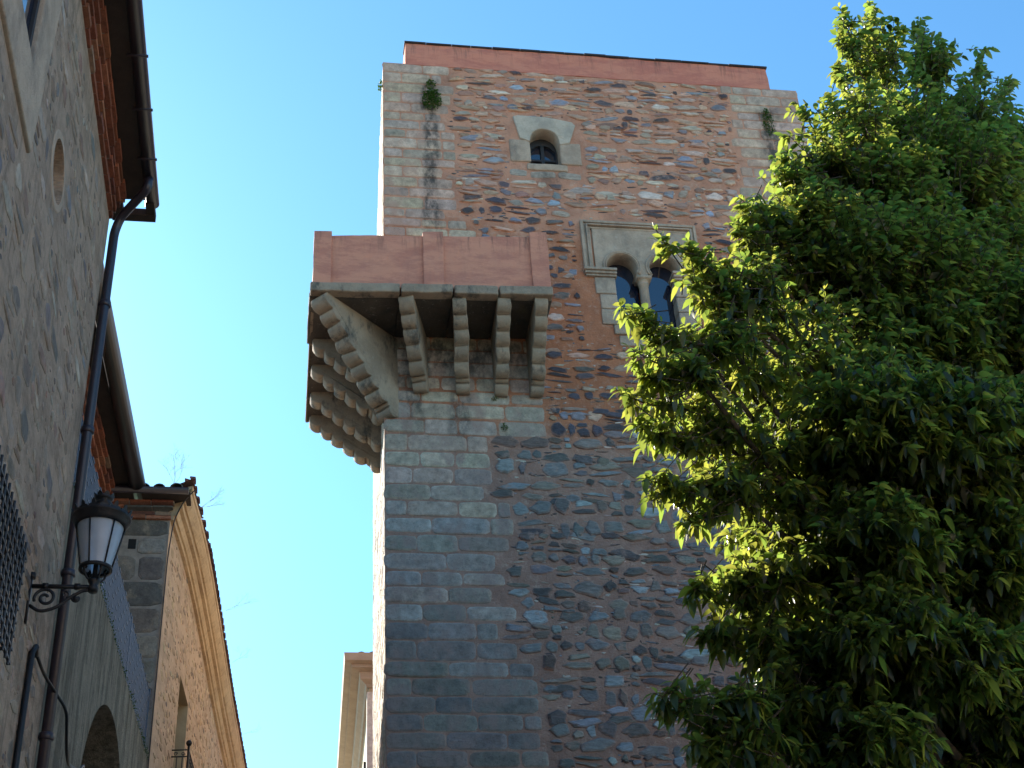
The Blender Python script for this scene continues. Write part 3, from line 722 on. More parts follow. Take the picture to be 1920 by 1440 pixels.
def smooth_path(pts, n=5):
    pts = [Vector(p) for p in pts]; out = [pts[0]]
    for a, b, c in zip(pts, pts[1:], pts[2:]):
        l = min((b-a).length, (c-b).length)*.45; p, q = b+(a-b).normalized()*l, b+(c-b).normalized()*l
        for k in range(n+1): t = k/n; out.append(p*(1-t)**2+b*2*t*(1-t)+q*t*t)
    out.append(pts[-1]); return out
mb.tube(smooth_path([(GX, AY-.35, GZ-.07), (GX, AY-.35, GZ-.2), (PXX+.05, PY-.05, GZ-.34), (PXX, PY, GZ-.5), (PXX, PY, 0)]), .047, 12)
for zz in (10.6, 9.1, 7.6, 6.1, 4.6, 3.0, 1.5): mb.lathe((PXX, PY, zz), [(.052, 0), (.062, .005), (.062, .06), (.052, .065)], 14); mb.box((AX, PY-.012, zz+.02), (PXX, PY+.012, zz+.045))
mb.build("downpipe", MT['pipe'], house, True)
# conduit and cable
mb = MB(); q = onX(AX+.03, 60, 1215); q2 = onX(AX+.03, 30, 1440)
mb.tube([(AX+.03, q.y+.02, 2.0), (AX+.03, q.y+.02, q.z-.03), (AX+.05, q.y+.05, q.z+.03), (AX+.04, q.y+.14, q.z)], .026, 8)
mb.tube(smooth_path([(AX+.04, q.y+.1, q.z+.02), (AX+.05, 11.4, 6.50), (AX+.09, 11.80, 6.52), (AX+.17, 12.0, 6.45), (AX+.13, 12.6, 6.2), (AX+.12, 13.5, 6.45), (AX+.1, 14.0, 6.72), (AX+.06, 14.1, 6.2)]), .014, 7)
mb.build("cable", MT['iron'], house, True)
# window grille low on the wall
mb = MB(); gx = AX+.18; y1g = onX(gx, 50, 1020).y; z1g = onX(gx, 50, 1020).z; z0g = onX(gx, 15, 1250).z; y0g = 7.4
ys = [y1g-.02-.115*i for i in range(int((y1g-y0g)/.115))]; 
for yy in ys: mb.tube([(gx, yy, z0g), (gx, yy, z1g)], .010, 6)
zz = z0g+.04
while zz < z1g: mb.box((gx-.012, y0g, zz-.010), (gx+.006, y1g+.055, zz+.010)); zz += .098
for yy in (y1g-.05, y1g-1.0):
    for zz in (z0g+.1, z1g-.1): mb.tube([(gx, yy, zz), (AX-.05, yy, zz)], .012, 6)
mb.build("window_grille", MT['iron'], house)

# ================================================================ HOUSE B (terrace with arch)
hb = thing("arcaded_house", "mossy terrace house with a dark arch and a tall metal railing", "house", (-4, 15, 0))
BD = Vector((.033, 1, 0)).normalized(); BN = Vector((1, -.033, 0)).normalized(); B0 = Vector((AX-.02, AY+.03, 0)); BL = 7.2
TZB = 8.60
s0 = 2.55; ra_ = 1.9
atp = onX(-1.93, 192, 1285); s_c = 3.9; az = atp.z
ar = [(-(s_c)+1.75*math.cos(a), az-1.75+1.75*math.sin(a)) for a in [math.pi*k/30 for k in range(31)]]
# wall: local x = -s
plate("lower_wall", [(0, 0), (0, TZB), (-BL, TZB), (-BL, 0), (-s_c-1.75, 0)] + ar[::-1] + [(-s_c+1.75, 0)], [], .45, frameM(B0-BN*.225, -BD, Z_), MT['bplaster'], hb, 0)
mb = MB()
U0 = B0-BN*.46
def bp(s, n, z): return B0+BD*s+BN*n+Z_*z
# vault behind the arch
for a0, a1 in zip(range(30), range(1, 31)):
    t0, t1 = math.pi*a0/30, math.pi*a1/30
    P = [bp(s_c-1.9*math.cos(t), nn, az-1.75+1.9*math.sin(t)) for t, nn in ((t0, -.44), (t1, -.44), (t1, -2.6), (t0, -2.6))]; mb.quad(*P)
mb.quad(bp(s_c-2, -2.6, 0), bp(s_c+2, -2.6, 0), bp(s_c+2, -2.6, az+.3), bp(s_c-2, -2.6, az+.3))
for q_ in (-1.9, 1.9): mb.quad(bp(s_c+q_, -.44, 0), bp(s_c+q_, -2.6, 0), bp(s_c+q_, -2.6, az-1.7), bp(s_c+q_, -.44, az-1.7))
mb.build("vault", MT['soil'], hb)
mb = MB(); P = [bp(0, -.46, TZB-.02), bp(BL, -.46, TZB-.02), bp(BL, -.95, TZB-.02), bp(0, -.95, TZB-.02)]; mb.quad(*P)
mb.build("terrace_floor", MT['bplaster'], hb)
rm = random.Random(31); mb = MB()        # moss along the terrace edge
for i in range(1500):
    s = rm.uniform(.1, BL-.05); p = bp(s, rm.uniform(-.03, .035), TZB+rm.uniform(-.06, .03)); r_ = rm.uniform(.004, .013)
    d = Vector((rm.uniform(-1, 1), rm.uniform(-1, 1), rm.uniform(-.2, 1))).normalized(); e = d.cross(Vector((rm.random(), rm.random(), rm.random()))).normalized()
    mb.col = (.45, .5, .35); mb.quad(p-e*r_*.5, p+e*r_*.5, p+d*r_*1.6+e*r_*.3, p+d*r_*1.6-e*r_*.3)
mb.build("moss", MT['moss'], hb)
# upper wall set back
UBX = -.95
mb = MB(); mb.quad(bp(0, UBX, TZB), bp(BL, UBX, TZB), bp(BL, UBX, 12.4), bp(0, UBX, 12.4)); mb.quad(bp(0, UBX, 0), bp(0, UBX, 12.4), bp(0, -5, 12.4), bp(0, -5, 0))
mb.build("upper_wall", MT['aplaster'], hb)
mb = MB(); z = 12.22
for k in range(4):
    brick_run(mb, bp(0, UBX, 0), bp(BL, UBX, 0), BN, z, z+.075, -.1, .05+.05*k, rb, BR); z += .078
mb.build("brick_cornice", [MT['brick'], MT['limejoint']], hb)
mb = MB(); P = [bp(0, UBX-.05, z), bp(BL, UBX-.05, z), bp(BL, UBX+.50, z), bp(0, UBX+.50, z)]; mb.quad(*P); mb.quad(*[p+Z_*.05 for p in P]); mb.quad(P[3], P[2], P[2]+Z_*.05, P[3]+Z_*.05)
mb.build("eave_board", MT['wood'], hb)
mb = MB(); gutter(mb, [bp(0, UBX+.50, z+.03), bp(BL-.02, UBX+.50, z+.03)], .12); mb.build("gutter", mat_simple("dark_gutter", (.011, .009, .015), .4, 0, .3, 20, .1), hb, True)
mb = MB(); tile_edge(mb, [bp(0, UBX+.45, 0), bp(BL+.1, UBX+.45, 0)], BN, z+.09, seed=4)
mb.col = (.2, .11, .08); mb.quad(bp(0, UBX+.4, z+.08), bp(BL, UBX+.4, z+.08), bp(BL, -5, z+1.0), bp(0, -5, z+1.0)); mb.build("roof", MT['tile'], hb)
# railing
mb = MB()
for zz in (TZB+.05, 9.46): mb.tube([bp(.1, -.05, zz), bp(BL-.12, -.05, zz)], .016, 6)
rl = mb.build("terrace_railing", MT['zinc'], hb)
mb = MB(); s = .1
MMb = lambda s_: Matrix((BD, BN, Z_)).transposed().to_4x4()
while s < BL-.12:
    m_ = MMb(s); m_.translation = bp(s, -.05, 0); mb.box((-.004, -.014, TZB+.05), (.020, .014, 9.46), 0, m_); s += .052
for zz in [TZB+.16+.12*i for i in range(7)]:
    for i in range(int(BL/.3)):
        m_ = MMb(s); m_.translation = bp(.15+i*.3+(.15 if int(zz*10) % 2 else 0), -.05, 0); mb.box((0, -.018, zz), (.12, .018, zz+.02), 0, m_)
mb.build("lattice", MT['zinc'], rl)
for s in (.1, 2.4, 4.8, BL-.14): mb = MB(); m_ = MMb(s); m_.translation = bp(s, -.05, 0); mb.box((-.02, -.02, TZB-.02), (.02, .02, 9.52), 0, m_); mb.build("post", MT['zinc'], rl)

# ================================================================ HOUSE C (corner house, ochre street front)
hc_ = thing("corner_house", "ochre rubble house at the bend with granite corner blocks and a moulded cornice", "house", (-4, 24, 0))
CZ = 12.2
wt = [(-1.77, 18.95), (-1.64, 20.3), (-1.54, 21.9), (-1.44, 24.0), (-1.33, 26.5), (-1.18, 29.3), (-1.0, 32.5), (-.7, 36)]
# smooth the curve
def cr(pts, n=4):
    out = []
    P = [Vector((p[0], p[1], 0)) for p in pts]
    for i in range(len(P)-1):
        a, b, c, d = P[max(i-1, 0)], P[i], P[i+1], P[min(i+2, len(P)-1)]
        for k in range(n):
            t = k/n; out.append(.5*((2*b)+(c-a)*t+(2*a-5*b+4*c-d)*t*t+(3*b-a-3*c+d)*t**3))
    out.append(P[-1]); return out
CW = cr(wt); 
def nrm(i):
    d = (CW[min(i+1, len(CW)-1)]-CW[max(i-1, 0)]).normalized(); return Vector((d.y, -d.x, 0))
mb = MB()
wy0, wy1, wz0, wz1 = 20.97, 22.15, 7.6, 10.63       # window opening on the street wall
def inwin(a, b): return a.y > wy0-.01 and b.y < wy1+.01
for q_ in (wy0, wy1):                 # put vertices on the window's jambs
    for i in range(len(CW)-1):
        if CW[i].y < q_ < CW[i+1].y: CW.insert(i+1, CW[i].lerp(CW[i+1], (q_-CW[i].y)/(CW[i+1].y-CW[i].y))); break
for i in range(len(CW)-1):
    a, b = CW[i], CW[i+1]
    if inwin(a, b):
        mb.quad(a, b, b+Z_*wz0, a+Z_*wz0); mb.quad(a+Z_*wz1, b+Z_*wz1, b+Z_*CZ, a+Z_*CZ)
    else: mb.quad(a, b, b+Z_*CZ, a+Z_*CZ)
def palC(u, v, r): return pick([(5, (.50, .35, .22)), (2, (.40, .28, .18)), (1, (.30, .22, .16)), (2, (.56, .43, .30)), (.4, (.18, .15, .13))], r)
mb.mi = 1
for i in range(len(CW)-1):
    a, b = CW[i], CW[i+1]; d = (b-a); l = d.length; d.normalize(); n_ = Vector((d.y, -d.x, 0))
    rubble(mb, a, d, Z_, n_, 5.5, CZ-.15, lambda v: (.0 if i else .3), lambda v: l, [(-1, wz0-.1, 9, wz1+.12)] if inwin(a, b) else [], palC, lambda u, v: .06, lambda v, r: r.uniform(.10, .2), lambda v, r: r.uniform(.14, .36), .009, 40+i, 10, .4)
mb.build("street_wall", [MT['cmortar'], MT['cstone']], hc_)
NYC = 18.95
mb = MB(); mb.quad((-7, NYC, 0), (CW[0].x, NYC, 0), (CW[0].x, NYC, CZ+.1), (-7, NYC, CZ+.1)); mb.mi = 1
rc = random.Random(77); z = CZ
QC = [(3, (.20, .165, .13)), (2, (.26, .215, .17)), (2, (.15, .125, .10)), (1, (.30, .26, .21))]
while z > 6:
    h_ = rc.uniform(.36, .46) if z < CZ-.4 else .3
    x = CW[0].x-.005; first = True
    while x > -3.6:
        w = rc.uniform(.3, .95); rr = rc.uniform(-.014, .012)
        if rc.random() < .88 or first:
            stone(mb, Vector((0, NYC, 0)), X_, Z_, -Y_, x-w/2, z-h_/2, w/2-.022-rr, h_/2-.022-rr*.6, .016, vary(pick(QC, rc), rc, .2), rc, 9, .02, 20, None, rc.uniform(-.01, .01))
        x -= w; first = False
    z -= h_
# putlog hole
mb.mi = 2; mb.box((-2.33, NYC-.004, 11.70), (-2.22, NYC+.05, 11.86))
mb.build("end_wall", [MT['limejoint'], MT['cstone'], MT['dark']], hc_)
# moulded cornice along the street
prof = [(-.02, CZ-.02), (.05, CZ-.02), (.05, CZ+.05), (.08, CZ+.055), (.11, CZ+.11), (.115, CZ+.15), (.17, CZ+.155), (.17, CZ+.24), (.20, CZ+.245), (.24, CZ+.30), (.275, CZ+.36), (.28, CZ+.42), (.30, CZ+.43), (.30, CZ+.50), (-.02, CZ+.50)]
mb = MB(); prev = None; rj = random.Random(12)
pts = [CW[0]-nrm(0).cross(Z_)*0] + CW[1:]
for i, p in enumerate(CW):
    n_ = nrm(i); off = 0
    if i == 0: p = Vector((p.x, p.y, 0))
    row = [mb.vert(p+n_*o+Z_*(z_+rj.uniform(-.008, .008))+(-Y_*(o*.35) if i == 0 else Vector((0, 0, 0)))) for o, z_ in prof]
    if prev:
        for k in range(len(prof)-1): mb.face((prev[k], row[k], row[k+1], prev[k+1]))
    else: mb.face(row)
    prev = row
mb.build("cornice", MT['cornice'], hc_)
# brick courses over the end wall
mb = MB(); z = CZ-.03
for (h_, pr) in ((.07, .06), (.075, .03), (.05, .11), (.06, .16)):
    brick_run(mb, (-4.2, NYC, 0), (CW[0].x+pr*.3, NYC, 0), -Y_, z+.006, z+h_, -.05, pr, rb, BR+[(1, (.10, .10, .09))], .36); z += h_+.006
mb.build("brick_cornice", [MT['brick'], MT['limejoint']], hc_)
mb = MB(); mb.box((-4.2, NYC-.30, z+.01), (CW[0].x+.28, NYC+.05, z+.04)); mb.build("eave_board", MT['wood'], hc_)
mb = MB(); gutter(mb, [(-4.2, NYC-.36, z+.05), (CW[0].x+.26, NYC-.36, z+.05)], .07); mb.build("gutter", MT['pipe'], hc_, True)
mb = MB()
tile_edge(mb, [(-4.2, NYC-.28, 0), (CW[0].x+.2, NYC-.28, 0)], (0, -1, 0), z+.11, seed=7, spacing=.235, rad_=.095, cols=[(2, (.14, .12, .09)), (2, (.2, .13, .09)), (1, (.09, .1, .06))])
edge = [CW[i]+nrm(i)*.30 for i in range(len(CW))]; edge[0] = edge[0]-Y_*.3
tile_edge(mb, edge, lambda A, B: Vector(((B-A).normalized().y, -(B-A).normalized().x, 0)), CZ+.55, clip=lambda p: min(1, max(.12, (p.y-NYC+.1)/2.2)), seed=8, spacing=.20, rad_=.09, cols=[(3, (.15, .065, .05)), (2, (.20, .09, .065)), (2, (.09, .055, .05)), (1, (.2, .14, .11))])
mb.col = (.2, .1, .07)
HR = lambda y: Vector((-5, max(y, NYC+4.0), CZ+1.6))
for i in range(len(edge)-1): mb.quad(edge[i]+Z_*(CZ+.50), edge[i+1]+Z_*(CZ+.50), HR(edge[i+1].y), HR(edge[i].y))
mb.quad(Vector((-8, NYC-.2, CZ+.28)), Vector((edge[0].x-.02, NYC-.2, CZ+.28)), HR(0), HR(0)+Vector((-3, 0, 0)))
mb.build("roof", MT['tile'], hc_)
# window recess on the street wall: projecting surround reads as a pale reveal
def cwp(y):
    for i in range(len(CW)-1):
        if CW[i].y <= y <= CW[i+1].y: t = (y-CW[i].y)/(CW[i+1].y-CW[i].y); return CW[i].lerp(CW[i+1], t)
    return CW[-1]
pa, pb = cwp(wy0), cwp(wy1); mb = MB(); dn = Vector((-.38, .03, 0))
mb.quad(pa+Z_*wz1, pb+Z_*wz1, pb+dn+Z_*wz1, pa+dn+Z_*wz1); mb.quad(pb+Z_*wz0, pb+dn+Z_*wz0, pb+dn+Z_*wz1, pb+Z_*wz1); mb.quad(pa+Z_*wz0, pa+Z_*wz1, pa+dn+Z_*wz1, pa+dn+Z_*wz0)
wc = mb.build("window", MT['cream'], hc_)
mb = MB(); mb.quad(pa+dn*.9+Z_*wz0, pb+dn*.9+Z_*wz0, pb+dn*.9+Z_*wz1, pa+dn*.9+Z_*wz1); mb.build("shutter", MT['wood'], wc)
# balcony with ball finial
mb = MB(); b0, b1 = cwp(20.72), cwp(22.6); bo = Vector((.24, -.02, 0)); zt = 9.36
for zz in (zt, zt-.85, zt-.1): mb.tube([b0+Z_*zz, b0+bo+Z_*zz, b1+bo+Z_*zz, b1+Z_*zz], .011, 6)
for i in range(14): p = (b0+bo).lerp(b1+bo, i/13); mb.tube([p+Z_*(zt-.85), p+Z_*zt], .008, 5)
for t in (.33, .66): p = b0.lerp(b0+bo, t); mb.tube([p+Z_*(zt-.85), p+Z_*(zt-.1)], .008, 5)
for t, sg in ((.25, 1), (.7, -1)):       # little scrolls under the rail
    p = b0.lerp(b0+bo, t)+Z_*(zt-.055); mb.tube([p+Vector((.03*math.cos(a)*(1-a/14), 0, .03*math.sin(a)*sg*(1-a/14))) for a in [k*.6 for k in range(16)]], .005, 4)
p = b0+bo; mb.tube([p+Z_*(zt-.9), p+Z_*(zt+.06)], .018, 8)
mb.lathe(p+Z_*(zt+.10), [(.001, -.045), (.025, -.04), (.042, -.015), (.045, 0), (.04, .02), (.02, .042), (.001, .046)], 12)
P = [b0, b1, b1+bo, b0+bo]; mb.quad(*[q+Z_*(zt-.9) for q in P]); mb.quad(*[q+Z_*(zt-.95) for q in P]); mb.quad(P[3]+Z_*(zt-.95), P[2]+Z_*(zt-.95), P[2]+Z_*(zt-.9), P[3]+Z_*(zt-.9))
mb.build("balcony", MT['iron'], hc_, True)
mb = MB(); c0 = CW[0]
mb.tube(smooth_path([c0+Vector((.33, -.25, 12.55)), c0+Vector((.18, -.2, 12.38)), c0+Vector((.06, -.06, 12.15)), c0+Vector((.015, -.02, 11.6)), c0+Vector((.012, -.02, 9.5)), c0+Vector((.012, -.02, 4))]), .009, 6)
mb.build("cable", MT['iron'], hc_)

# ================================================================ HOUSE D (far, behind the tower)
hd = thing("far_house", "cream house far behind the tower with a deep moulded cornice", "house", (5, 36, 0))
DX, DY, DZ = 1.93, 32.0, 15.1
DDd = Vector((.022, 1, 0)).normalized(); DN = Vector((-1, .022, 0)).normalized()
mb = MB(); far = Vector((DX, DY, 0))+DDd*14
mb.quad((DX, DY, 0), (DX+9, DY, 0), (DX+9, DY, DZ), (DX, DY, DZ)); mb.quad(far, (DX, DY, 0), (DX, DY, DZ), far+Z_*DZ); 
mb.build("wall", MT['cream'], hd)
mb = MB(); mb.box((DX-.05, DY-.05, 0), (DX+.14, DY+.14, DZ-.12)); mb.box((DX-.04, DY-.04, DZ-.35), (DX+.5, DY-.002, DZ-.25)); mb.build("corner_strip", mat_simple("sunlit_strip_render", (.62, .58, .5), .9), hd)  # corner pilaster, the direct sun on it put into a whiter colour
mb = MB(); prof = [(0, DZ-.02), (.06, DZ), (.10, DZ+.06), (.22, DZ+.14), (.24, DZ+.30), (.44, DZ+.33), (.44, DZ+.40), (.60, DZ+.44), (.62, DZ+.62), (.0, DZ+.62)]
rows = []
for base, n_ in ((Vector((DX+9, DY, 0)), -Y_), (Vector((DX, DY, 0)), Vector((-1, -1, 0))), (far, DN)):
    rows.append([mb.vert(base+n_*o+Z_*z_) for o, z_ in prof])
for A, B in zip(rows, rows[1:]):
    for k in range(len(prof)-1): mb.face((A[k], A[k+1], B[k+1], B[k]))
mb.build("cornice", MT['creamd'], hd)
mb = MB(); tile_edge(mb, [(DX-.35, DY-.35, 0), (DX+2.5, DY-.35, 0)], (0, -1, 0), DZ+.67, seed=9, spacing=.27, rad_=.12, cols=[(1, (.16, .11, .09)), (1, (.11, .09, .08))])
mb.col = (.2, .12, .1); mb.quad((DX-.3, DY-.3, DZ+.63), (DX+9, DY-.3, DZ+.63), (DX+9, DY+6, DZ+1.6), (DX-.3, DY+6, DZ+1.6)); mb.build("roof", MT['tile'], hd)
mb = MB(); q = Vector((DX, DY, 0))+DDd*1.2+DN*.02; MM_ = Matrix((DDd, DN, Z_)).transposed().to_4x4(); MM_.translation = q
mb.box((0, 0, 11.6), (.9, .06, 13.75), 0, MM_); mb.build("window", MT['frame'], hd)

# ================================================================ BOUNCE HOUSE (unseen, added behind the camera for warm fill light)
he = thing("bounce_house", "long cream house added unseen behind the viewer to bounce warm light", "house", (4, -16, 0))
EY = -11.0
mb = MB(); xs_ = [-16+i*2.0 for i in range(21)]; zs_ = [0, 1.2, 3.4, 4.6, 6.4, 7.8, 9.6, 11]
for i in range(20):
    for j in range(7):
        if i % 2 and j % 2: 
            a, b, c, d = xs_[i]+.4, xs_[i+1]-.4, zs_[j], zs_[j+1]
            mb.quad((xs_[i], EY, c), (a, EY, c), (a, EY, d), (xs_[i], EY, d)); mb.quad((b, EY, c), (xs_[i+1], EY, c), (xs_[i+1], EY, d), (b, EY, d))
            for P_q in (((a, c), (a, d)), ((b, d), (b, c)), ((a, d), (b, d)), ((b, c), (a, c))):
                (x0, z0_), (x1, z1_) = P_q; mb.quad((x0, EY, z0_), (x1, EY, z1_), (x1, EY-.2, z1_), (x0, EY-.2, z0_))
        else: mb.quad((xs_[i], EY, zs_[j]), (xs_[i+1], EY, zs_[j]), (xs_[i+1], EY, zs_[j+1]), (xs_[i], EY, zs_[j+1]))
mb.quad((-16, EY, 0), (-16, EY, 11), (-16, EY-8, 11), (-16, EY-8, 0)); mb.quad((24, EY, 0), (24, EY-8, 0), (24, EY-8, 11), (24, EY, 11))
mb.build("wall", mat_simple("bounce_house_render", (.74, .55, .38), .9, 0, .15, 2, .2), he)
for i in range(1, 20, 2):
    for j in (1, 3, 5):
        mb = MB(); mb.quad((xs_[i]+.4, EY-.2, zs_[j]), (xs_[i+1]-.4, EY-.2, zs_[j]), (xs_[i+1]-.4, EY-.2, zs_[j+1]), (xs_[i]+.4, EY-.2, zs_[j+1])); mb.build("window", MT['wood'], he)
mb = MB(); mb.col = (.24, .12, .08); mb.quad((-16.3, EY+.4, 11), (24.3, EY+.4, 11), (24.3, EY-4, 12.6), (-16.3, EY-4, 12.6)); mb.quad((-16.3, EY+.4, 10.98), (-16.3, EY-4, 12.55), (24.3, EY-4, 12.55), (24.3, EY+.4, 10.98)); mb.build("roof", MT['tile'], he)

# ================================================================ WALL LANTERN
ln = thing("wall_lantern", "black iron wall lantern with frosted panes on a scrolled bracket", "lantern", (AX, 10.5, 6.8))
LX, LY = -1.52, 10.5; LB = 6.84
mb = MB()
mb.box((AX, LY-.02, LB-.30), (AX+.018, LY+.02, LB+.10)); mb.tube([(AX+.01, LY, LB+.08), (AX+.01, LY, LB+.125)], .028, 8)
mb.box((AX, LY-.014, LB+.0), (LX+.02, LY+.014, LB+.026))
def arc(cx, cz, r0, r1, a0, a1, th=.011, n=22):
    mb.tube([(cx+(r0+(r1-r0)*k/n)*math.cos(a0+(a1-a0)*k/n), LY, cz+(r0+(r1-r0)*k/n)*math.sin(a0+(a1-a0)*k/n)) for k in range(n+1)], th, 7)
arc(AX+.13, LB-.085, .085, .018, rad(200), rad(-330), .013, 34)
mb.tube(smooth_path([(AX+.02, LY, LB-.15), (AX+.10, LY, LB-.205), (AX+.22, LY, LB-.17), (AX+.30, LY, LB-.09), (AX+.40, LY, LB-.02), (AX+.47, LY, LB-.01)], 6), .014, 8)
arc(AX+.365, LB-.085, .042, .012, rad(120), rad(420), .010, 22)
arc(AX+.27, LB-.05, .035, .01, rad(-60), rad(240), .008, 18)
mb.lathe((AX+.36, LY, LB-.092), [(.001, -.026), (.024, -.012), (.024, .012), (.001, .026)], 10)
for xx in (AX+.12, AX+.36): mb.box((xx-.022, LY-.020, LB-.006), (xx+.022, LY+.020, LB+.034))
mb.build("bracket", MT['iron'], ln, True)
z0 = LB+.02
mb = MB()    # base cup, stem, frame
mb.lathe((LX, LY, LB-.03), [(.001, 0), (.035, .0), (.042, .03), (.03, .06), (.045, .085), (.05, .10), (.028, .12), (.02, .16), (.018, .22)], 16)
R0_, R1_, ZB_, ZT_ = .118, .190, LB+.17, LB+.545
mb.lathe((LX, LY, ZB_-.012), [(R0_-.012, 0), (R0_+.012, 0), (R0_+.012, .024), (R0_-.012, .024), (R0_-.012, 0)], 32)
for k in range(6):
    a = rad(10+60*k); c_, s_ = math.cos(a), math.sin(a)
    mb.tube([(LX+R0_*c_, LY+R0_*s_, ZB_), (LX+R1_*c_, LY+R1_*s_, ZT_)], .007, 5)
for k in range(4):       # curled feet under the ring
    a = rad(35+90*k); c_, s_ = math.cos(a), math.sin(a)
    mb.tube([(LX+r_*c_, LY+r_*s_, LB+zz) for r_, zz in ((.03, .06), (.06, .075), (.085, .11), (.10, .16), (.112, .185), (.09, .19), (.078, .17), (.085, .155))], .009, 6)
mb.build("frame", MT['iron'], ln, True)
mb = MB(); mb.lathe((LX, LY, 0), [(R0_-.006, ZB_+.012), (R1_-.008, ZT_)], 36); mb.build("glass", MT['frost'], ln, True)
mb = MB(); mb.tube([(LX, LY, LB+.18), (LX, LY, LB+.33)], .018, 10); mb.lathe((LX, LY, LB+.33), [(.018, 0), (.03, .02), (.034, .07), (.02, .12), (.001, .13)], 12); mb.build("bulb_holder", MT['iron'], ln, True)
mb = MB(); 
mb.lathe((LX, LY, ZT_), [(R1_-.01, -.005), (R1_+.008, -.01), (R1_+.012, .02), (R1_+.024, .03), (R1_+.026, .055), (R1_+.04, .065), (R1_+.045, .085), (R1_+.03, .09), (R1_-.01, .115), (.12, .155), (.085, .175), (.07, .19), (.066, .215), (.072, .225), (.072, .24), (.056, .245), (.053, .27), (.066, .28), (.078, .30), (.070, .305), (.05, .31), (.02, .34), (.001, .345)], 36)
mb.build("cap", MT['iron'], ln, True)
mb = MB(); mb.lathe((LX, LY, ZT_), [(R1_+.026, .075), (R1_+.044, .075), (R1_+.044, .09), (R1_+.026, .09), (R1_+.026, .075)], 32)
for k in range(16):      # palmette cresting
    a = 2*math.pi*(k+.5)/16; c_, s_ = math.cos(a), math.sin(a); O_ = Vector((LX+(R1_+.036)*c_, LY+(R1_+.036)*s_, ZT_+.082)); t_ = Vector((-s_, c_, 0)); o_ = Vector((c_, s_, 0))
    P = [O_-t_*.034, O_-t_*.040+Z_*.022+o_*.004, O_-t_*.018+Z_*.030+o_*.004, O_-t_*.014+Z_*.058+o_*.012, O_+Z_*.074+o_*.02, O_+t_*.014+Z_*.058+o_*.012, O_+t_*.018+Z_*.030+o_*.004, O_+t_*.040+Z_*.022+o_*.004, O_+t_*.034]
    i0 = [mb.vert(p) for p in P]; i1 = [mb.vert(p-o_*.008) for p in P]; mb.face(i0); mb.face(i1[::-1])
    for q in range(9): mb.face((i0[q], i1[q], i1[(q+1) % 9], i0[(q+1) % 9]))
mb.build("cresting", MT['iron'], ln); mb = MB()
for k in range(8):
    a = 2*math.pi*(k+.5)/8; c_, s_ = math.cos(a), math.sin(a); O_ = Vector((LX+.07*c_, LY+.07*s_, ZT_+.298)); t_ = Vector((-s_, c_, 0)); o_ = Vector((c_, s_, 0))
    P = [O_-t_*.024, O_-t_*.018+Z_*.022+o_*.008, O_+Z_*.040+o_*.014, O_+t_*.018+Z_*.022+o_*.008, O_+t_*.024]
    i0 = [mb.vert(p) for p in P]; i1 = [mb.vert(p-o_*.008) for p in P]; mb.face(i0); mb.face(i1[::-1])
    for q in range(5): mb.face((i0[q], i1[q], i1[(q+1) % 5], i0[(q+1) % 5]))
mb.build("finial_crown", MT['iron'], ln)
for o in ln.children:            # the cap sits low and squat on the glass
    if o.name.split('.')[0] in ("cap", "cresting", "finial_crown"):
        o.data.transform(Matrix.Translation((0, 0, ZT_)) @ Matrix.Diagonal((1, 1, .9, 1)) @ Matrix.Translation((0, 0, -ZT_)))

# ================================================================ TREE
TR = Vector((5.05, 9.3, 0))
tree = thing("broadleaf_tree", "big dense evergreen tree with glossy drooping leaves in front of the tower", "tree", TR)
# limb ends as (photo x, photo y, distance, radius); they are turned into world places once and for all
BL_ = [(1640,95,9.2,.42),(1740,110,9.6,.40),(1610,215,8.8,.45),(1720,240,9.4,.60),(1830,200,9.8,.45),(1550,300,8.9,.42),(1660,360,9.2,.6),(1800,350,9.6,.75),(1905,330,9.9,.7),
 (1500,390,8.6,.34),(1480,480,8.8,.50),(1340,560,8.3,.22),(1400,520,8.4,.25),(1310,500,8.2,.13),(1350,620,8.2,.2),(1440,420,8.5,.26),(1420,470,8.5,.24),(1395,410,8.5,.13),(1470,330,8.7,.2),(1400,560,8.5,.50),(1560,500,9.0,.75),(1700,520,9.3,.9),(1860,540,9.8,.9),
 (1310,650,8.2,.26),(1300,700,7.9,.2),(1380,700,8.5,.6),(1320,790,8.2,.34),(1400,850,8.4,.50),(1530,700,8.9,.8),(1700,720,9.4,1.0),(1880,740,9.8,1.0),
 (1360,920,8.2,.28),(1440,960,8.5,.50),(1560,900,8.9,.8),(1740,930,9.5,1.0),(1900,960,9.9,1.0),(1440,1090,8.4,.45),(1370,1110,8.4,.22),(1560,1100,8.9,.7),(1720,1130,9.4,.85),(1890,1170,9.8,.9),
 (1420,1200,8.4,.34),(1390,1340,8.2,.28),(1480,1330,8.4,.45),(1600,1330,8.7,.5),(1400,1430,8.2,.35),(1540,1450,8.6,.5),(1700,1300,9.0,.45),(1900,1360,9.9,.8),(1740,1480,9.2,.6),
 (1650,800,8.2,.7),(1800,860,8.4,.8),(1640,1040,8.3,.6),(1840,1080,8.6,.7),(1620,600,10.4,.9),(1780,600,10.6,1.0),(1700,980,10.4,1.0),(1560,1180,9.8,.8),(1820,420,10.6,.9),(1960,640,9.2,.9),(1960,1100,9.2,.9),(1960,380,10.3,.8),
 (1600,330,10.2,.6),(1720,260,10.6,.6),(1560,560,10,.7),(1480,780,9.6,.7),(1450,1000,9.4,.6),(1650,1200,8.2,.5),(1780,1250,8.3,.5),(1880,1300,8.6,.6),(1640,1420,8.3,.45),(1780,1400,9.6,.6),(1500,1230,8.6,.45),(1560,1330,9.3,.6),(1920,1460,9.2,.7),(1960,880,8.8,.9),(1680,1120,10,.8)]
rt_ = np.random.RandomState(17)
blobs = [(np.array(onY(d, x, y)), r*1.0, (x, y)) for x, y, d, r in BL_]
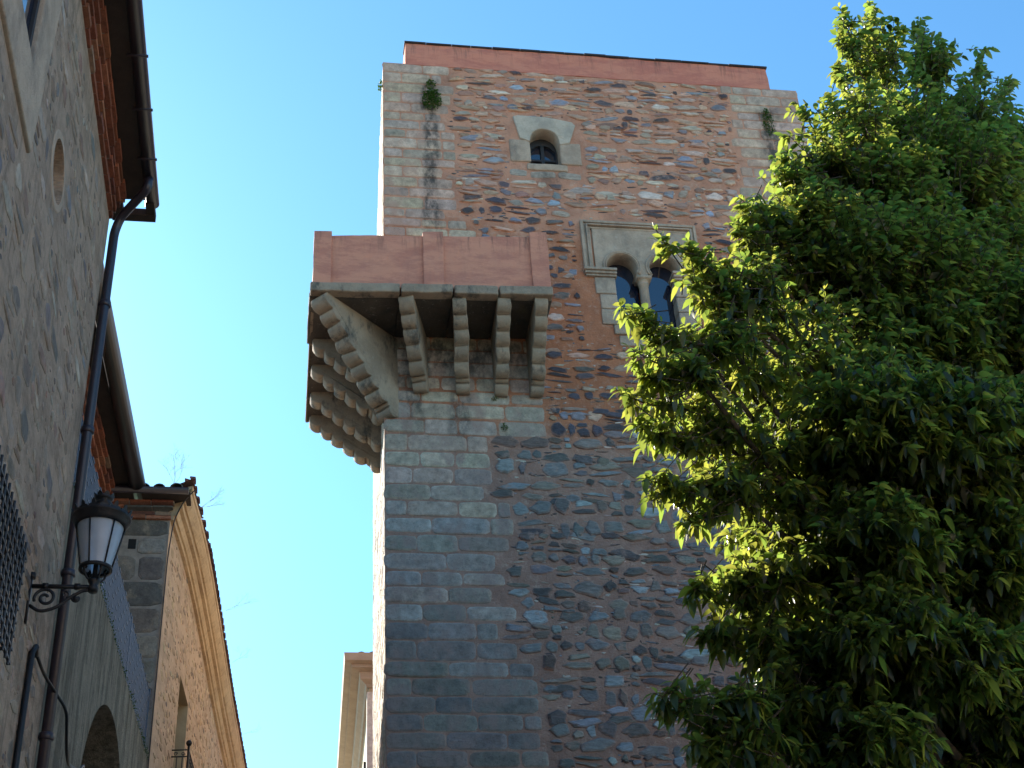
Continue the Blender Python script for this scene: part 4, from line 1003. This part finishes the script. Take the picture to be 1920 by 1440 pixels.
cen = np.array([5.2, 9.5, 8.6])
tips = []; tw_b = MB(); lim = MB()
rl_ = random.Random(3)
# trunk and limbs
trunk = [Vector((5.15, 9.35, -.1)), Vector((5.1, 9.3, 1.5)), Vector((4.98, 9.2, 3.2)), Vector((4.92, 9.15, 4.6)), Vector((5.05, 9.3, 6.0)), Vector((5.25, 9.5, 7.6)), Vector((5.45, 9.7, 9.4)), Vector((5.6, 9.8, 11.2))]
tmb = MB(); tmb.tube(smooth_path(trunk, 4), [max(.03, .24-.2*i/33) for i in range(200)][:len(smooth_path(trunk, 4))], 14)
to_ = tmb.build("trunk", MT['bark'], tree, True)
forks = trunk[2:]
for (c_, r_, _) in blobs:
    c = Vector(c_); cand = [f for f in forks if f.z < c.z-.3] or [forks[0]]
    f = min(cand, key=lambda q: (q-c).length + .5*abs(q.z-(c.z-1.6)))
    mid = f.lerp(c, .5)+Vector((rl_.uniform(-.15, .15), rl_.uniform(-.15, .15), -.12*(c-f).length))
    pth = smooth_path([f, mid, c], 5); L_ = (c-f).length; k0 = min(.075, .018+.016*L_)
    lim.tube(pth, [k0*(1-.75*i/(len(pth)-1)) for i in range(len(pth))], 7)
lim.build("limbs", MT['bark'], tree, True)
P_, D_ = [], []
SH = [(1225,425,1430,660,8.1),(1290,460,1420,600,8.1),(1172,578,1340,650,7.9),(1185,655,1330,700,7.8),(1165,738,1330,760,7.9),(1182,795,1330,810,8.0),(1190,610,1330,690,8.0),(1205,700,1340,730,7.9),
 (1212,900,1390,890,8.0),(1225,930,1400,870,8.1),(1275,985,1400,880,8.1),(1245,820,1370,820,8.1),(1300,1105,1450,1080,8.3),(1320,1190,1440,1130,8.3),(1225,1300,1400,1300,7.9),(1250,1330,1420,1340,8.0),(1290,1400,1450,1350,8.0),
 (1575,15,1640,190,9.0),(1630,10,1640,160,9.1),(1570,60,1650,190,9.0),(1720,45,1745,200,9.5),(1760,70,1750,200,9.6),(1850,90,1760,240,9.8),(1895,150,1800,260,9.9),(1570,125,1640,260,8.8),(1490,190,1610,340,8.9),(1545,190,1620,330,8.9),
 (1385,370,1530,460,8.5),(1465,290,1600,390,8.7),(1430,380,1540,480,8.6),(1380,430,1500,520,8.4),(1350,500,1450,600,8.3),(1480,255,1600,350,8.8),(1660,120,1690,260,9.3),(1910,220,1850,330,10)]
for (x0, y0, x1, y1, dd_) in SH:
    tip_, inn = np.array(onY(dd_, x0, y0)), np.array(onY(dd_+.25, x1, y1)); v_ = tip_-inn; L_ = np.linalg.norm(v_); v_ /= L_
    bow = np.array([0, 0, -.10*L_])
    lim_pts = [Vector(inn+v_*L_*t+bow*4*t*(1-t)) for t in (0, .25, .5, .75, 1)]
    tb0 = tw_b; tb0.tube(lim_pts, [.013, .011, .009, .006, .003], 5)
    for _ in range(int(17*L_)+3):
        t = rt_.rand()**.7; p0_ = inn+v_*L_*t+bow*4*t*(1-t); pd = rt_.normal(size=3); pd -= v_*pd.dot(v_); pd /= np.linalg.norm(pd)
        d_ = v_*.75+pd*.8; d_ /= np.linalg.norm(d_); P_.append((p0_+d_*rt_.uniform(.05, .10+.16*(1-t)))[None]); D_.append(d_[None])
    P_.append(tip_[None]); D_.append(v_[None])
for (c_, r_, px) in blobs:
    dens = .44 if px[0] < 1470 or px[1] < 260 else .78 if px[0] < 1560 else 2.0
    n = int(120*dens*(r_/.5)**2.1) + 12
    v = rt_.normal(size=(n, 3)); v /= np.linalg.norm(v, axis=1)[:, None]
    rr = r_*(rt_.rand(n)**.42)
    p = c_+v*rr[:, None]*np.array([1, 1, .85])
    out = (c_-cen); out /= np.linalg.norm(out)+1e-6
    d = v*.9+out*.75+np.array([0, 0, .25])+rt_.normal(size=(n, 3))*.25; d /= np.linalg.norm(d, axis=1)[:, None]
    P_.append(p); D_.append(d)
P_ = np.concatenate(P_); D_ = np.concatenate(D_)
NT = len(P_)
tb = tw_b
for i in range(NT):
    if i % 2 == 0 or True:
        p, d = Vector(P_[i]), Vector(D_[i]); q = p-d*.34+Vector((0, 0, .02))
        tb.tube([q-Vector((0, 0, .02)), p], [.0055, .0025], 3, False)
tb.build("twigs", MT['bark'], tree, True)
# leaves
K = 13
base = []; ld_ = []; ln_ = []
for i in range(K):
    t = rt_.rand(NT)**.8; pos = P_-D_*(.30*(1-t))[:, None]
    az_ = i*2.399+rt_.rand(NT)*.8
    a = np.cross(D_, np.array([0.2, .1, 1.])); a /= np.linalg.norm(a, axis=1)[:, None]; b = np.cross(D_, a)
    rad_ = a*np.cos(az_)[:, None]+b*np.sin(az_)[:, None]
    l = rad_*.85+D_*(.25+.5*t)[:, None]+np.array([0, 0, -.05]); l /= np.linalg.norm(l, axis=1)[:, None]
    base.append(pos); ld_.append(l); ln_.append(.068+.075*rt_.rand(NT)**1.3)
base = np.concatenate(base); ld_ = np.concatenate(ld_); ln_ = np.concatenate(ln_); n = len(base)
side = np.cross(ld_, np.array([0, 0, 1.])+rt_.normal(size=(n, 3))*.32); side /= np.linalg.norm(side, axis=1)[:, None]
nor = np.cross(side, ld_)
ts = np.array([0, .2, .45, .72, 1.]); ws = np.array([.04, .72, 1., .68, .02])*.5
wid_ = ln_*(.36+.10*rt_.rand(n)); droop = .20+.40*rt_.rand(n); fold = .10+.30*rt_.rand(n)
V = np.zeros((n, 15, 3), np.float32)
for j, (t, w) in enumerate(zip(ts, ws)):
    cpt = base+ld_*(ln_*t*(1-.12*t))[:, None]+np.array([0, 0, -1.])*(ln_*droop*t*t)[:, None]
    for m_, sgn in enumerate((-1, 0, 1)):
        V[:, j*3+m_] = cpt+side*(sgn*wid_*w)[:, None]+nor*((abs(sgn)*wid_*w*fold))[:, None]
F = []
for j in range(4):
    for m_ in range(2): F.append((j*3+m_, j*3+m_+1, (j+1)*3+m_+1, (j+1)*3+m_))
F = np.array(F, np.int32); FF = (F[None]+(np.arange(n)*15)[:, None, None]).reshape(-1)
me = bpy.data.meshes.new("crown"); me.vertices.add(n*15); me.vertices.foreach_set('co', V.ravel())
nf = n*8; me.loops.add(nf*4); me.loops.foreach_set('vertex_index', FF); me.polygons.add(nf)
me.polygons.foreach_set('loop_start', np.arange(nf, dtype=np.int32)*4); me.polygons.foreach_set('loop_total', np.full(nf, 4, np.int32))
me.polygons.foreach_set('use_smooth', np.ones(nf, bool)); me.update(calc_edges=True)
at = me.color_attributes.new("Col", 'FLOAT_COLOR', 'POINT'); cc = np.ones((n, 15, 4), np.float32)
tone = (.65+.6*rt_.rand(n))[:, None]; hue = rt_.rand(n)[:, None]
cc[:, :, 0] = tone*(.75+.5*hue); cc[:, :, 1] = tone; cc[:, :, 2] = tone*.9
at.data.foreach_set('color', cc.ravel()); me.materials.append(MT['leaf']); link("crown", me, tree)
print("leaves", n, "twigs", NT)

# ================================================================ PLANTS ON WALLS AND ROOFS
def tuft(name, label, c, sx, sz, n, depth=.10, seed=1, size=.04, mat='moss', group=None):
    r = random.Random(seed); mb = MB()
    for i in range(n):
        a = r.uniform(0, 6.28); q = math.sqrt(r.random())
        p = Vector((c[0]+sx*q*math.cos(a)*(1-.25*math.sin(a)), c[1]-r.uniform(0, depth), c[2]+sz*q*math.sin(a)))
        d = Vector((r.uniform(-1, 1), -r.uniform(.2, 1), r.uniform(-1, .5))).normalized(); e = d.cross(Vector((r.uniform(-1, 1), r.uniform(-1, 1), 1))).normalized(); s = size*r.uniform(.5, 1.2)
        t_ = r.uniform(.5, 1.2); mb.col = (t_, t_, t_*.8)
        i0 = [mb.vert(x) for x in (p, p+d*s*.5+e*s*.28, p+d*s-Z_*s*.15, p+d*s*.5-e*s*.28)]; mb.face(i0)
    mb.tube([(c[0], c[1]+.02, c[2]), (c[0], c[1]-depth*.6, c[2]-sz*.3)], .006, 5)
    o = mb.build(name, MT[mat]); tag(o, label, "plant", group); return o
tuft("wall_plant", "green trailing plant on the upper left corner blocks of the tower, above the dark stain", (2.16, TY-.01, 20.22), .17, .26, 900, .09, 1, .045)
tuft("wall_plant", "small green sprig on the topmost left blocks of the tower", (2.15, TY-.01, 20.62), .09, .10, 160, .06, 2, .04)
tuft("wall_plant", "green plant streak on the upper right corner blocks of the tower beside the tree", (8.33, TY-.01, 20.22), .10, .34, 420, .06, 3, .04)
tuft("wall_plant", "tiny green plant growing just below the second corbel from the right", (3.10, TY-.01, 13.36), .05, .06, 90, .05, 4, .03)
tuft("wall_plant", "tiny fern tuft at the foot of the second corbel from the right", (2.98, TY-.01, 13.88), .05, .03, 50, .04, 5, .03)
tuft("wall_plant", "little pale sprig on the left edge of the tower near its top", (1.27, TY+.05, 20.55), .05, .14, 90, .02, 6, .05)
def weed(label, c, h, lean, n, seed):
    r = random.Random(seed); mb = MB()
    def br(p, d, l, th, lev):
        q = p+d*l; mb.tube([p, p.lerp(q, .5)+Vector((r.uniform(-1, 1), r.uniform(-1, 1), 0))*l*.09, q], [th*.7, th*.55, th*.4], 3, False)
        if lev > 0:
            for _ in range(r.choice((2, 3, 3))):
                dd = (d+Vector((r.uniform(-1, 1), r.uniform(-1, 1), r.uniform(-.35, .6)))*.62).normalized(); br(p.lerp(q, r.uniform(.45, 1)), dd, l*r.uniform(.55, .8), th*.6, lev-1)
    for _ in range(n):
        d = (Vector(lean)+Vector((r.uniform(-.5, .5), r.uniform(-.5, .5), r.uniform(-.1, .3)))).normalized(); br(Vector(c), d, h*r.uniform(.28, .4), .0045, 4)
    o = mb.build("roof_weed", MT['weed']); tag(o, label, "dry weed", "dry weeds on the corner house's roof"); return o
weed("largest dry twiggy weed standing on the ridge of tiles above the corner house's end wall", (-1.78, 19.2, 12.95), .75, (-.15, 0, 1), 4, 1)
weed("dry twiggy weed leaning out from the near corner of the tiled verge", (-1.38, 19.7, 12.85), .62, (.6, 0, .5), 3, 2)
weed("dry weed sticking out halfway down the tiled eave", (-1.08, 23.2, 12.8), .75, (.9, 0, .3), 2, 3)
weed("thin dry stem below the halfway weed on the tiled eave", (-1.0, 25.4, 12.8), .7, (1, 0, .25), 1, 4)
weed("lowest thin dry weed on the far tiled eave", (-.86, 29.0, 12.8), .6, (1, 0, .3), 1, 5)
